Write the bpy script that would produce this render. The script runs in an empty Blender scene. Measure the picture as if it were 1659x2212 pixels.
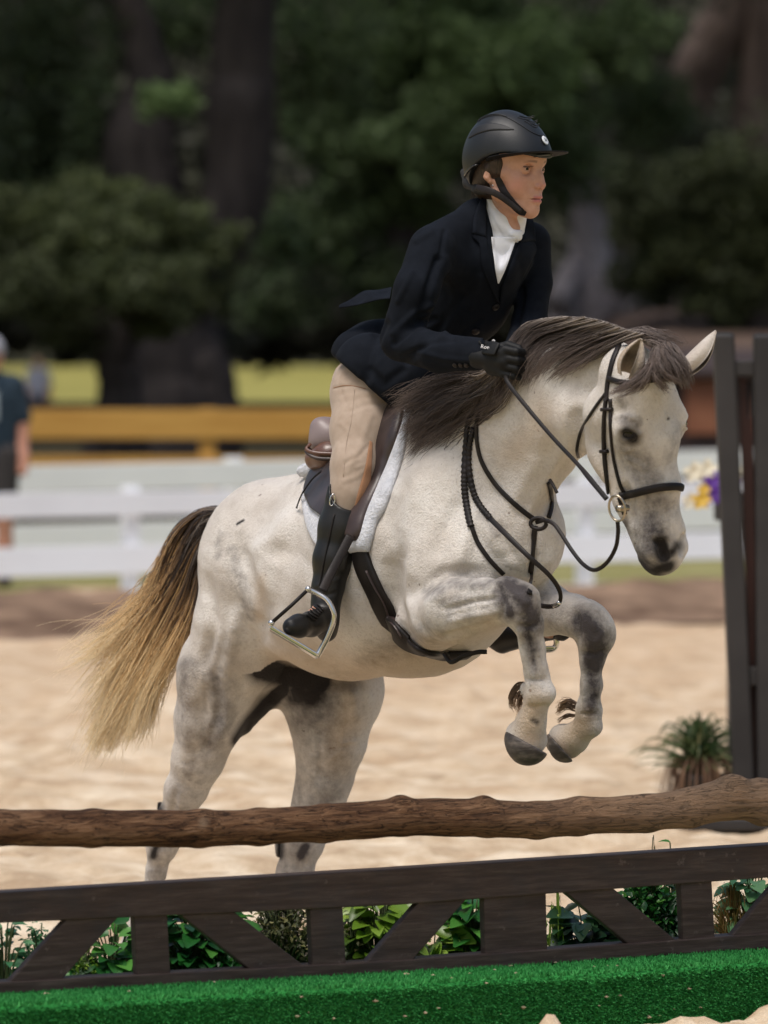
import bpy, bmesh, math, random
import numpy as np
from mathutils import Vector
from mathutils.bvhtree import BVHTree

random.seed(7); rng = np.random.default_rng(7)
sc = bpy.context.scene
COL = sc.collection
R = math.radians

# ------------------------------------------------------------------ camera, sky, sun, exposure
F = 11900.0; CX = 829.5; HY = 790.0; CAMH = 1.53
cam_d = bpy.data.cameras.new('camera'); cam = bpy.data.objects.new('camera', cam_d); COL.objects.link(cam)
cam.location = (0, 0, CAMH); cam.rotation_euler = (R(90), 0, 0)
cam_d.sensor_fit = 'HORIZONTAL'; cam_d.sensor_width = 36; cam_d.lens = 36*F/1659
cam_d.shift_y = -(1106-HY)/1659
cam_d.clip_start = 0.5; cam_d.clip_end = 3000
cam_d.dof.use_dof = True; cam_d.dof.focus_distance = 13.15; cam_d.dof.aperture_fstop = 5.4
sc.camera = cam
SUN_EL = R(68); SUN_AZ = R(-150)      # azimuth measured from +Y towards +X
w = bpy.data.worlds.new('World'); sc.world = w; w.use_nodes = True
nt = w.node_tree; bg = nt.nodes['Background']
sky = nt.nodes.new('ShaderNodeTexSky'); sky.sky_type = 'NISHITA'; sky.sun_disc = False
sky.sun_elevation = SUN_EL; sky.sun_rotation = SUN_AZ
sky.air_density = 1.3; sky.dust_density = 4.0; sky.ozone_density = 0.7
nt.links.new(sky.outputs[0], bg.inputs[0]); bg.inputs[1].default_value = 0.135
sd = bpy.data.lights.new('sun', 'SUN'); sun = bpy.data.objects.new('sun', sd); COL.objects.link(sun)
sd.energy = 2.7; sd.angle = R(24); sd.color = (1, .965, .92)
sdir = Vector((math.sin(SUN_AZ)*math.cos(SUN_EL), math.cos(SUN_AZ)*math.cos(SUN_EL), math.sin(SUN_EL)))
sun.rotation_euler = sdir.to_track_quat('Z', 'Y').to_euler(); sun.location = (0, 0, 30)
sc.view_settings.view_transform = 'Standard'; sc.view_settings.look = 'None'
sc.view_settings.exposure = -0.12; sc.view_settings.gamma = 1
sc.cycles.use_denoising = True
sc.cycles.max_bounces = 6; sc.cycles.diffuse_bounces = 3

# ------------------------------------------------------------------ helpers
def P(x, y, D): return np.array([(x-CX)/F*D, D, CAMH-(y-HY)/F*D])
def PX(v):
    v = np.asarray(v); return CX+F*v[..., 0]/v[..., 1], HY+F*(CAMH-v[..., 2])/v[..., 1]
def gy(D): return HY+CAMH*F/D           # picture row of the ground at distance D
def gD(y): return CAMH*F/(y-HY)

def mesh_obj(name, verts, faces, mat=None, parent=None, smooth=True):
    me = bpy.data.meshes.new(name)
    verts = np.asarray(verts, np.float32)
    if isinstance(faces, np.ndarray) and faces.ndim == 2:
        n, k = faces.shape
        me.vertices.add(len(verts)); me.vertices.foreach_set('co', verts.ravel())
        me.loops.add(n*k); me.loops.foreach_set('vertex_index', faces.astype(np.int32).ravel())
        me.polygons.add(n); me.polygons.foreach_set('loop_start', np.arange(0, n*k, k, dtype=np.int32))
        me.update(calc_edges=True); me.validate()
    else:
        me.from_pydata([tuple(map(float, v)) for v in verts], [], [tuple(int(i) for i in f) for f in faces]); me.update()
    if smooth: me.polygons.foreach_set('use_smooth', np.ones(len(me.polygons), bool))
    if mat: me.materials.append(mat)
    o = bpy.data.objects.new(name, me); COL.objects.link(o)
    if parent: o.parent = parent; o.matrix_parent_inverse = parent.matrix_world.inverted() if False else o.matrix_parent_inverse
    return o
def tag(o, label=None, cat=None, group=None, kind=None):
    if label: o['label'] = label
    if cat: o['category'] = cat
    if group: o['group'] = group
    if kind: o['kind'] = kind
    return o
def empty(name, loc, label, cat, group=None):
    o = bpy.data.objects.new(name, None); COL.objects.link(o); o.location = loc
    o.empty_display_size = .1
    return tag(o, label, cat, group)
def part(o, root):            # keep world geometry while parented
    o.parent = root; o.location = -Vector(root.location) if root.parent is None else (0, 0, 0)
    return o
class MB:
    def __init__(s): s.v = []; s.f = []
    def add(s, v, f):
        b = len(s.v); s.v += [tuple(map(float, q)) for q in v]; s.f += [tuple(i+b for i in q) for q in f]; return s
    def prism(s, pts, off):   # polygon pts extruded by off
        n = len(pts); pts = [np.array(p, float) for p in pts]; off = np.array(off, float)
        v = pts+[p+off for p in pts]
        f = [tuple(range(n)), tuple(range(2*n-1, n-1, -1))]+[(i, i+n, (i+1) % n+n, (i+1) % n) for i in range(n)]
        return s.add(v, f)
    def box(s, x0, x1, y0, y1, z0, z1):
        return s.prism([(x0, y0, z0), (x1, y0, z0), (x1, y1, z0), (x0, y1, z0)], (0, 0, z1-z0))
    def bar(s, a, b, wv, tv):   # bar from a to b, half width vector wv, half thickness tv
        a, b, wv, tv = [np.array(q, float) for q in (a, b, wv, tv)]
        return s.prism([a-wv-tv, a+wv-tv, a+wv+tv, a-wv+tv], b-a)
    def build(s, name, mat=None, root=None, smooth=False, bevel=0, seg=2):
        o = mesh_obj(name, s.v, s.f, mat, None, smooth)
        b_ = bmesh.new(); b_.from_mesh(o.data); bmesh.ops.recalc_face_normals(b_, faces=b_.faces); b_.to_mesh(o.data); b_.free()
        if bevel:
            m = o.modifiers.new('bevel', 'BEVEL'); m.width = bevel; m.segments = seg; m.limit_method = 'ANGLE'; m.angle_limit = R(40)
        if root is not None: part(o, root)
        return o
def catmull(pts, n=8):
    p = np.array(pts, float); 
    if len(p) < 3:
        t = np.linspace(0, 1, n+1)[:, None]; return p[0]*(1-t)+p[-1]*t
    q = np.vstack([2*p[0]-p[1], p, 2*p[-1]-p[-2]]); out = []
    for i in range(1, len(q)-2):
        for t in np.arange(n)/n:
            out.append(.5*((2*q[i])+(q[i+1]-q[i-1])*t+(2*q[i-1]-5*q[i]+4*q[i+1]-q[i+2])*t*t+(3*q[i]-q[i-1]-3*q[i+1]+q[i+2])*t**3))
    out.append(p[-1]); return np.array(out)
def tube(path, rad, seg=10, flat=1.0, up=None, cap=True):
    """verts, faces of a tube; rad scalar or list; flat scales along 'up'"""
    p = np.array(path, float); n = len(p); rad = np.broadcast_to(np.array(rad, float), (n,)) if np.ndim(rad) == 0 else np.interp(np.linspace(0, 1, n), np.linspace(0, 1, len(rad)), rad)
    t = np.gradient(p, axis=0); t /= np.linalg.norm(t, axis=1)[:, None]+1e-12
    u0 = np.array(up if up is not None else (0, 0, 1.0), float)
    if up is None and abs(t[0] @ u0) > .9: u0 = np.array((0, 1.0, 0))
    V = []; u = u0
    for i in range(n):
        if up is None: u = u-(u @ t[i])*t[i]
        else: u = (up[i] if np.ndim(up) == 2 else u0); u = u-(u @ t[i])*t[i]
        u = u/(np.linalg.norm(u)+1e-12); s = np.cross(t[i], u)
        for k in range(seg):
            a = 2*math.pi*k/seg; V.append(p[i]+rad[i]*(math.cos(a)*s+math.sin(a)*u*flat))
    Fc = [(i*seg+k, i*seg+(k+1) % seg, (i+1)*seg+(k+1) % seg, (i+1)*seg+k) for i in range(n-1) for k in range(seg)]
    if cap:
        Fc += [tuple(range(seg-1, -1, -1)), tuple((n-1)*seg+k for k in range(seg))]
    return V, Fc

# ------------------------------------------------------------------ materials
def mat(name, col=(.5, .5, .5), rough=.7, metal=0, spec=.5, coat=0):
    m = bpy.data.materials.new(name); m.use_nodes = True
    b = m.node_tree.nodes['Principled BSDF']
    b.inputs['Base Color'].default_value = (*col, 1); b.inputs['Roughness'].default_value = rough
    b.inputs['Metallic'].default_value = metal; b.inputs['Specular IOR Level'].default_value = spec
    if coat: b.inputs['Coat Weight'].default_value = coat; b.inputs['Coat Roughness'].default_value = .2
    return m
class NT:
    def __init__(s, m): s.t = m.node_tree; s.b = s.t.nodes['Principled BSDF']
    def n(s, ty, **kw):
        o = s.t.nodes.new(ty)
        for k, v in kw.items(): setattr(o, k, v)
        return o
    def l(s, a, b): s.t.links.new(a, b)
    def coord(s, scale=(1, 1, 1), kind='Object', rot=(0, 0, 0)):
        c = s.n('ShaderNodeTexCoord'); m = s.n('ShaderNodeMapping'); s.l(c.outputs[kind], m.inputs[0])
        m.inputs['Scale'].default_value = scale; m.inputs['Rotation'].default_value = rot; return m.outputs[0]
    def noise(s, vec, scale, detail=4, rough=.55, dist=0):
        o = s.n('ShaderNodeTexNoise'); s.l(vec, o.inputs['Vector']); o.inputs['Scale'].default_value = scale
        o.inputs['Detail'].default_value = detail; o.inputs['Roughness'].default_value = rough; o.inputs['Distortion'].default_value = dist
        return o.outputs['Fac']
    def ramp(s, fac, stops):
        o = s.n('ShaderNodeValToRGB'); s.l(fac, o.inputs[0]); e = o.color_ramp.elements
        while len(e) < len(stops): e.new(.5)
        for q, (p, c) in zip(e, stops): q.position = p; q.color = (*c, 1) if len(c) == 3 else c
        return o.outputs[0]
    def mix(s, fac, a, b, mode='MIX'):
        o = s.n('ShaderNodeMix', data_type='RGBA', blend_type=mode)
        for i, v in ((0, fac), (6, a), (7, b)):
            if hasattr(v, 'links'): s.l(v, o.inputs[i])
            elif np.ndim(v) == 0: o.inputs[i].default_value = v
            else: o.inputs[i].default_value = (*v, 1)
        return o.outputs[2]
    def math(s, op, a, b=0, c=0, clamp=False):
        o = s.n('ShaderNodeMath', operation=op, use_clamp=clamp)
        for i, v in enumerate((a, b, c)):
            if hasattr(v, 'links'): s.l(v, o.inputs[i])
            else: o.inputs[i].default_value = v
        return o.outputs[0]
    def bump(s, h, strength=.3, dist=.01, normal=None):
        o = s.n('ShaderNodeBump'); s.l(h, o.inputs['Height']); o.inputs['Strength'].default_value = strength; o.inputs['Distance'].default_value = dist
        if normal is not None: s.l(normal, o.inputs['Normal'])
        return o.outputs[0]
    def attr(s, name):
        o = s.n('ShaderNodeAttribute'); o.attribute_name = name; return o
    def color(s, c): s.l(c, s.b.inputs['Base Color'])
    def normal(s, c): s.l(c, s.b.inputs['Normal'])
    def rough(s, c): s.l(c, s.b.inputs['Roughness'])
def noisy(name, c1, c2, scale, rough=.8, stretch=(1, 1, 1), bump=.3, bd=.01, detail=5, spec=.4, lo=.35, hi=.65, rot=(0, 0, 0), fine=0):
    m = mat(name, c1, rough, spec=spec); q = NT(m); v = q.coord(stretch, rot=rot)
    nz = q.noise(v, scale, detail); q.color(q.ramp(nz, [(lo, c1), (hi, c2)]))
    h = nz
    if fine: h = q.noise(v, fine, 6, .7)
    if bump: q.normal(q.bump(h, bump, bd))
    return m

# ------------------------------------------------------------------ distance-field modeller
def build_field(prims, h, pad=.03):
    """prims: dicts with a,b,(ra,rb),k,op,frame(optional 3x3 scale matrix)"""
    lo = np.full(3, 1e9); hi = -lo
    for p in prims:
        if p['op'] != 'add': continue
        r = max(p['ra'], p['rb'])*max(1, p.get('smax', 1))
        lo = np.minimum(lo, np.minimum(p['a'], p['b'])-r); hi = np.maximum(hi, np.maximum(p['a'], p['b'])+r)
    lo -= pad; hi += pad; dim = np.ceil((hi-lo)/h).astype(int)+1
    A = np.full(dim, .5, np.float32)
    ax = [lo[i]+h*np.arange(dim[i]) for i in range(3)]
    for p in prims:
        k = p['k']; r = max(p['ra'], p['rb'])*max(1, p.get('smax', 1))+k+4*h
        if p['op'] == 'plane': i0 = np.zeros(3, int); i1 = dim.copy()
        else:
            mn = np.minimum(p['a'], p['b'])-r; mx = np.maximum(p['a'], p['b'])+r
            i0 = np.clip(np.floor((mn-lo)/h).astype(int), 0, dim); i1 = np.clip(np.ceil((mx-lo)/h).astype(int)+1, 0, dim)
        if (i1 <= i0).any(): continue
        X = ax[0][i0[0]:i1[0]][:, None, None]; Y = ax[1][i0[1]:i1[1]][None, :, None]; Z = ax[2][i0[2]:i1[2]][None, None, :]
        S = A[i0[0]:i1[0], i0[1]:i1[1], i0[2]:i1[2]]
        if p['op'] == 'plane':
            n = p['n']; d = (X-p['a'][0])*n[0]+(Y-p['a'][1])*n[1]+(Z-p['a'][2])*n[2]
            d = d.astype(np.float32)
            S[...] = smax(S, d, k); continue
        a = p['a']; b = p['b']
        dx = X-a[0]; dy = Y-a[1]; dz = Z-a[2]; ba = b-a
        M = p.get('M'); msc = 1.0
        if M is not None:
            q = [M[i, 0]*dx+M[i, 1]*dy+M[i, 2]*dz for i in range(3)]; dx, dy, dz = q; ba = M @ ba; msc = p['msc']
        L2 = float(ba @ ba)
        if L2 < 1e-10: d = np.sqrt(dx*dx+dy*dy+dz*dz)-p['ra']
        else:
            t = np.clip((dx*ba[0]+dy*ba[1]+dz*ba[2])/L2, 0, 1)
            d = np.sqrt((dx-t*ba[0])**2+(dy-t*ba[1])**2+(dz-t*ba[2])**2)-(p['ra']+(p['rb']-p['ra'])*t)
        d = (d*msc).astype(np.float32)
        if p['op'] == 'add': S[...] = smin(S, d, k)
        else: S[...] = smax(S, -d, k)
    return A, lo
def smin(a, b, k):
    if k <= 0: return np.minimum(a, b)
    hh = np.maximum(k-np.abs(a-b), 0)/k; return np.minimum(a, b)-hh*hh*k*.25
def smax(a, b, k): return -smin(-a, -b, k)
def surface(A, lo, h):
    ins = A < 0; nx, ny, nz = A.shape
    acc = np.zeros((nx-1, ny-1, nz-1, 3), np.float32); cnt = np.zeros((nx-1, ny-1, nz-1), np.int8)
    def edges(axis):
        sl0 = [slice(None)]*3; sl1 = [slice(None)]*3; sl0[axis] = slice(0, -1); sl1[axis] = slice(1, None)
        return np.argwhere(ins[tuple(sl0)] != ins[tuple(sl1)]), sl0, sl1
    E = []
    for axis in range(3):
        idx, s0, s1 = edges(axis)
        a = A[tuple(idx.T)]; j = idx.copy(); j[:, axis] += 1; b = A[tuple(j.T)]
        t = a/(a-b); pos = idx.astype(np.float32); pos[:, axis] += t
        o = [q for q in range(3) if q != axis]
        for d0 in (0, -1):
            for d1 in (0, -1):
                c = idx.copy(); c[:, o[0]] += d0; c[:, o[1]] += d1
                np.add.at(acc, tuple(c.T), pos); np.add.at(cnt, tuple(c.T), 1)
        E.append((idx, a < 0, o))
    act = cnt > 0; num = np.full(cnt.shape, -1, np.int64); num[act] = np.arange(act.sum())
    V = acc[act]/cnt[act][:, None]*h+lo
    Q = []
    for axis, (idx, neg, o) in enumerate(E):
        def g(d0, d1):
            c = idx.copy(); c[:, o[0]] += d0; c[:, o[1]] += d1; return num[tuple(c.T)]
        q = np.stack([g(-1, -1), g(0, -1), g(0, 0), g(-1, 0)], 1)
        flip = neg if axis != 1 else ~neg
        q[~flip] = q[~flip][:, ::-1]; Q.append(q)
    return V, np.vstack(Q)
def smooth_mesh(V, Q, it=1, lam=.5):
    e = np.vstack([Q[:, [0, 1]], Q[:, [1, 2]], Q[:, [2, 3]], Q[:, [3, 0]]])
    n = len(V)
    for _ in range(it):
        s = np.zeros((n, 3)); c = np.zeros(n)
        for i in range(3):
            s[:, i] = np.bincount(e[:, 0], V[e[:, 1], i], n)+np.bincount(e[:, 1], V[e[:, 0], i], n)
        c = np.bincount(e[:, 0], minlength=n)+np.bincount(e[:, 1], minlength=n)
        V = V+(s/np.maximum(c, 1)[:, None]-V)*lam
    return V
def normals(V, Q):
    n = np.cross(V[Q[:, 2]]-V[Q[:, 0]], V[Q[:, 3]]-V[Q[:, 1]]); N = np.zeros_like(V)
    for i in range(3):
        N[:, i] = sum(np.bincount(Q[:, j], n[:, i], len(V)) for j in range(4))
    return N/(np.linalg.norm(N, axis=1)[:, None]+1e-12)
class Body:
    def __init__(s, h): s.p = []; s.h = h
    def prim(s, a, b, ra, rb, k=.03, op='add', M=None, msc=1, smax=1):
        s.p.append(dict(a=np.array(a, float), b=np.array(b, float), ra=ra, rb=rb, k=k, op=op, M=M, msc=msc, smax=smax)); return s
    # chain of nodes (x_px, y_px, D, r_px)
    def chain(s, nodes, k=.03, op='add', flat=None):
        M = None; msc = 1; sm = 1
        if flat is not None:      # (axis, factor): thinner along axis by factor
            ax = np.array(flat[0], float); ax /= np.linalg.norm(ax); M = np.eye(3)+(1/flat[1]-1)*np.outer(ax, ax); msc = min(1, flat[1]); sm = max(1, flat[1])
        pts = [(P(x, y, D), r*D/F) for x, y, D, r in nodes]
        if len(pts) == 1: s.prim(pts[0][0], pts[0][0], pts[0][1], pts[0][1], k, op, M, msc, sm)
        for (a, ra), (b, rb) in zip(pts, pts[1:]): s.prim(a, b, ra, rb, k, op, M, msc, sm)
        return s
    def plane(s, a, n, k=.004):
        n = np.array(n, float); n /= np.linalg.norm(n)
        s.p.append(dict(a=np.array(a, float), b=np.array(a, float), ra=0, rb=0, k=k, op='plane', n=n)); return s
    def mesh(s, it=1):
        A, lo = build_field(s.p, s.h); V, Q = surface(A, lo, s.h)
        return smooth_mesh(V.astype(float), Q, it), Q
def bvh_of(V, Q): return BVHTree.FromPolygons([tuple(v) for v in V.tolist()], [tuple(q) for q in Q.tolist()])
def cast(bvhs, x, y):
    """nearest hit of the ray through picture point (x,y)"""
    o = Vector((0, 0, CAMH)); d = Vector(P(x, y, 1.0)-np.array((0, 0, CAMH))).normalized(); best = None
    for b in bvhs:
        r = b.ray_cast(o, d)
        if r[0] is not None and (best is None or r[3] < best[2]): best = (np.array(r[0]), np.array(r[1]), r[3])
    if best is not None and best[1] @ np.array(d) > 0: best = (best[0], -best[1], best[2])
    return best
def segdist(px, py, pts):
    """distance in px and param to a polyline"""
    best = np.full(px.shape, 1e9); par = np.zeros(px.shape)
    n = len(pts)-1
    if n == 0: return np.hypot(px-pts[0][0], py-pts[0][1]), par
    for i in range(n):
        a = pts[i]; b = pts[i+1]; dx = b[0]-a[0]; dy = b[1]-a[1]; L = dx*dx+dy*dy+1e-9
        t = np.clip(((px-a[0])*dx+(py-a[1])*dy)/L, 0, 1); d = np.hypot(px-a[0]-t*dx, py-a[1]-t*dy)
        m = d < best; best[m] = d[m]; par[m] = (i+t[m])/n
    return best, par
def stroke_w(V, N, pts, rad, dr=None, front=True, taper=False):
    x, y = PX(V); d, t = segdist(x, y, pts); w_ = np.clip(1-d/rad, 0, 1); w_ = w_*w_*(3-2*w_)*(np.clip(np.minimum(t, 1-t)*5, 0, 1) if taper else 1)
    if front:
        view = V-np.array((0, 0, CAMH)); view /= np.linalg.norm(view, axis=1)[:, None]
        w_ = w_*np.clip(-(N*view).sum(1)*4+.4, 0, 1)
    if dr is not None: w_ = w_*((V[:, 1] > dr[0]) & (V[:, 1] < dr[1]))
    return w_
def set_attr(o, name, arr):
    a = o.data.attributes.new(name, 'FLOAT_COLOR', 'POINT'); c = np.ones((len(o.data.vertices), 4), np.float32)
    arr = np.asarray(arr); c[:, :arr.shape[1]] = arr; a.data.foreach_set('color', c.ravel())

# ------------------------------------------------------------------ ground
def grid_sheet(name, xs, ys, zf, m):
    X, Y = np.meshgrid(xs, ys, indexing='ij'); Z = zf(X, Y)
    V = np.stack([X, Y, Z], -1).reshape(-1, 3); nx, ny = len(xs), len(ys)
    i = np.arange(nx*ny).reshape(nx, ny); Q = np.stack([i[:-1, :-1], i[1:, :-1], i[1:, 1:], i[:-1, 1:]], -1).reshape(-1, 4)
    return mesh_obj(name, V, Q, m)
def vnoise(X, Y, s, seed):
    """smooth value noise"""
    g = np.random.default_rng(seed).random((256, 256)); x = X/s+1000; y = Y/s+1000
    xi = np.floor(x).astype(int); yi = np.floor(y).astype(int); fx = x-xi; fy = y-yi; fx = fx*fx*(3-2*fx); fy = fy*fy*(3-2*fy)
    a = g[xi % 256, yi % 256]; b = g[(xi+1) % 256, yi % 256]; c = g[xi % 256, (yi+1) % 256]; d = g[(xi+1) % 256, (yi+1) % 256]
    return (a*(1-fx)+b*fx)*(1-fy)+(c*(1-fx)+d*fx)*fy-.5
m_sand = mat('sand', (.7, .55, .38), .95, spec=.15); q = NT(m_sand)
v = q.coord((1, 1, 1)); n1 = q.noise(v, 3.4, 6, .68, .4); n2 = q.noise(v, 14, 6, .7); n3 = q.noise(v, 160, 3, .6)
c = q.ramp(n1, [(.37, (.31, .205, .115)), (.45, (.46, .34, .215)), (.52, (.61, .485, .335)), (.61, (.75, .64, .485))])
cl_ = q.noise(v, 5.5, 4, .7, .3); c = q.mix(q.math('MULTIPLY', q.ramp(cl_, [(.60, (0, 0, 0)), (.68, (1, 1, 1))]), .65), c, (.33, .215, .125)); c = q.mix(q.math('MULTIPLY', q.ramp(n2, [(.42, (0, 0, 0)), (.62, (1, 1, 1))]), .35), c, (.50, .35, .22))
gm = q.n('ShaderNodeSeparateXYZ'); q.l(v, gm.inputs[0]); damp = q.math('MULTIPLY', q.math('ADD', q.math('MULTIPLY', q.math('SUBTRACT', gm.outputs[1], 17.5), .09), q.math('MULTIPLY', q.math('SUBTRACT', q.noise(v, .8, 4), .5), 1.6)), .55, clamp=True); c = q.mix(damp, c, (.43, .275, .16))
c = q.mix(.28, c, q.ramp(n3, [(.3, (.42, .31, .20)), (.7, (.82, .67, .50))]))
q.color(c); q.normal(q.bump(q.noise(v, 45, 6, .7), .5, .02))
m_mud = noisy('mud', (.10, .06, .04), (.30, .20, .135), 2.6, .95, bump=.6, bd=.05, spec=.1, fine=14)
m_ground = noisy('dry_grass', (.30, .27, .05), (.46, .40, .10), .35, .95, bump=.4, bd=.04, spec=.1, fine=10)
m_verge = noisy('verge', (.19, .175, .06), (.28, .26, .12), .9, .95, bump=.4, bd=.04, spec=.1, fine=10)
m_path = noisy('gravel', (.45, .40, .33), (.60, .55, .46), 1.2, .95, bump=.3, bd=.02, spec=.1, fine=20)
m_litter = noisy('leaf_litter', (.075, .05, .04), (.14, .10, .08), .5, .95, bump=.5, bd=.06, spec=.1, fine=5)
# far meadow to the horizon
tag(grid_sheet('meadow', np.array([-900., -60, -10, 0, 10, 60, 900]), np.array([-60., 5, 30, 60, 120, 400, 1500]), lambda X, Y: 0*X-.012-.16*(np.abs(Y-20)<13), m_ground), kind='structure')
ys = np.concatenate([np.arange(8, 11, .06), np.arange(11, 16, .018), np.arange(16, 37.5, .05)])
xs = np.concatenate([np.arange(-9, -1.6, .15), np.arange(-1.6, 1.6, .018), np.arange(1.6, 9, .15)])
def sand_z(X, Y):
    z = .04*vnoise(X, Y, .9, 1)+.05*vnoise(X, Y, .33, 2)+.045*vnoise(X, Y, .13, 3)+.008*vnoise(X, Y, .05, 4)
    dent = vnoise(X, Y, .24, 5); z -= .05*np.clip(dent-.25, 0, 1)
    z += .088*np.exp(-(((X-.372)/.05)**2+((Y-12.28)/.09)**2))+.066*np.exp(-(((X-.74)/.22)**4+((Y-12.42)/.12)**2))+.03*np.exp(-(((X-.93)/.12)**2+((Y-12.5)/.12)**2))
    z += (Y < 12.75)*(.022*vnoise(X, Y, .045, 6)+.014*vnoise(X, Y, .022, 7))*np.exp(-((X-.6)/.5)**4)
    return z+.004
tag(grid_sheet('arena_sand', xs, ys, sand_z, m_sand), kind='structure')
# band of churned darker footing heaped along the fence line
def yb(x, a, b): return a+(b-a)*(x+2.6)/5.4
xs2 = np.arange(-9, 9.01, .12); tt = np.linspace(0, 1, 26)
Vb = []
for x in xs2:
    y0 = yb(x, 30.0, 33.2)+.25*vnoise(np.array(x), np.array(0.), .8, 8); y1 = yb(x, 35.1, 37.5)
    for t in tt: Vb.append((x, y0+(y1-y0)*t, .012+.13*math.sin(math.pi*min(1, t*1.0))**1.2+.14*float(vnoise(np.array(x), np.array(y0+(y1-y0)*t), .4, 9))*math.sin(math.pi*t)))
i = np.arange(len(Vb)).reshape(len(xs2), len(tt)); Q = np.stack([i[:-1, :-1], i[1:, :-1], i[1:, 1:], i[:-1, 1:]], -1).reshape(-1, 4)
tag(mesh_obj('mud_berm', Vb, Q, m_mud), kind='structure')
def band(name, a0, a1, b0, b1, z, m):
    V = []; n = 60
    for i in range(n+1):
        x = -12+24*i/n; V += [(x, yb(x, a0, a1), z), (x, yb(x, b0, b1), z)]
    tag(mesh_obj(name, V, [(2*i, 2*i+2, 2*i+3, 2*i+1) for i in range(n)], m), kind='structure')
band('gravel_strip', 34.9, 37.3, 36.6, 39.2, .012, m_path)
m_shade = noisy('shade_toned_litter', (.020, .018, .012), (.05, .042, .022), .25, .95, bump=.4, bd=.04, spec=.1, fine=6)  # leaf litter with the trees' shade put into its dark colour
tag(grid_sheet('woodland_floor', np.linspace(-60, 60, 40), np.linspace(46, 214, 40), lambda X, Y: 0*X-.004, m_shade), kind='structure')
m_field = noisy('sunlit_field', (.22, .20, .055), (.31, .28, .085), .12, .95, bump=.3, bd=.04, spec=.1, fine=3)
tag(grid_sheet('far_field', np.linspace(-160, 160, 60), np.linspace(213, 345, 30), lambda X, Y: -.002+1.6*((Y-213)/132)**1.3, m_field), kind='structure')
band('grass_verge', 36.5, 39.1, 41.5, 47, .006, m_verge)
# bank of leaf litter rising under the trees at the right
def bank_z(X, Y):
    t = np.clip((X-1.3)/2.2, 0, 1)*np.clip((Y-60)/18, 0, 1); return -.03+t*t*(3-2*t)*2.35+.15*vnoise(X, Y, 2.5, 12)
tag(grid_sheet('leaf_litter_bank', np.linspace(-2, 45, 90), np.linspace(56, 140, 60), bank_z, m_litter), kind='structure')

# ------------------------------------------------------------------ fences
m_white = noisy('white_paint', (.82, .83, .87), (.88, .89, .93), 2.0, .6, (1, 1, .6), bump=.1, bd=.004, fine=30)
m_orange = noisy('bare_timber', (.46, .235, .045), (.56, .31, .07), 3, .7, (.5, 1, 4), bump=.2, bd=.004, fine=40)
m_darkwood = noisy('dark_stained_wood', (.030, .020, .016), (.055, .036, .030), 6, .6, (.5, 1, 5), bump=.3, bd=.004, fine=40)
def fence(label, group, a, b, boards, posts, bw, ph, m, bt=.03, pw=.11, sl=0.0):
    """a,b: (x,y) ends; boards: (z0,z1); posts: positions along x"""
    a = np.array(a, float); b = np.array(b, float); d = b-a; L = np.linalg.norm(d); d /= L; nrm = np.array((d[1], -d[0]))
    root = empty('rail_fence', (a[0], a[1], 0), label, 'fence', group)
    for px_ in posts:
        t = (px_-a[0])/d[0]; c = a+d*t; mb = MB(); hz = ph+sl*(px_+2.6)
        e = d*pw/2; f = nrm*pw/2
        mb.prism([(*(c-e-f), -.05), (*(c+e-f), -.05), (*(c+e+f), -.05), (*(c-e+f), -.05)], (0, 0, hz+.05)).build('post', m, root, bevel=.006)
    for z0, z1 in boards:
        c0 = a+nrm*(pw/2+.003); c1 = b+nrm*(pw/2+.003); f = nrm*bt
        s0 = sl*(a[0]+2.6); s1 = sl*(b[0]-a[0]); mb = MB(); mb.prism([(*c0, z0+s0), (*(c0+f), z0+s0), (*(c0+f), z1+s0), (*c0, z1+s0)], (*(c1-c0), s1)).build('rail', m, root, bevel=.005)
    return root
# near low white fence, far white fence, bare timber fence, dark fence on the meadow
def zrow(y, D): return CAMH-(y-HY)/F*D
fence('low white board fence nearest the arena sand', 'white board fences round the arena', (-9, yb(-9, 36.2, 39.2)), (9.5, yb(9.5, 36.2, 39.2)),
      [(zrow(1120, 36.2), zrow(1066, 36.2)), (zrow(1247, 36.2), zrow(1184, 36.2))], [-7.9, -4.8, -1.69, 1.4, 4.5, 7.6], .12, zrow(1055, 36.2), m_white, pw=.10, sl=.0055)
m_white2 = noisy('brightened_white_paint', (.88, .88, .88), (.93, .93, .93), 2.0, .6, bump=.1, bd=.004, fine=30)  # lighter copy of the white paint, offsets the dim light on this fence
fence('taller white board fence behind the low one', 'white board fences round the arena', (-9, yb(-9, 40, 43.3)), (9.5, yb(9.5, 40, 43.3)),
      [(zrow(1064, 40), zrow(1006, 40)), (zrow(1190, 40), zrow(1134, 40))], [-7.3, -4.2, -1.12, 2.0, 5.1, 8.2], .12, zrow(998, 40), m_white2, pw=.11, sl=.0125)
fence('unpainted orange timber rail fence beyond the white fences', None, (-12, 51.5), (1.55, 50.8),
      [(zrow(948, 51), zrow(884, 51)), (zrow(1010, 51), zrow(985, 51))], [-9.6, -5.7, -1.63, 1.45], .12, zrow(882, 51), m_orange, pw=.15)
fence('dark rail fence crossing the far meadow', None, (-16, 70), (14, 70), [(zrow(886, 70), zrow(868, 70)), (.2, .38)], [-13, -9.5, -6, -2.5, 1, 4.5, 8], .12, zrow(864, 70), m_darkwood, pw=.14)

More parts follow.
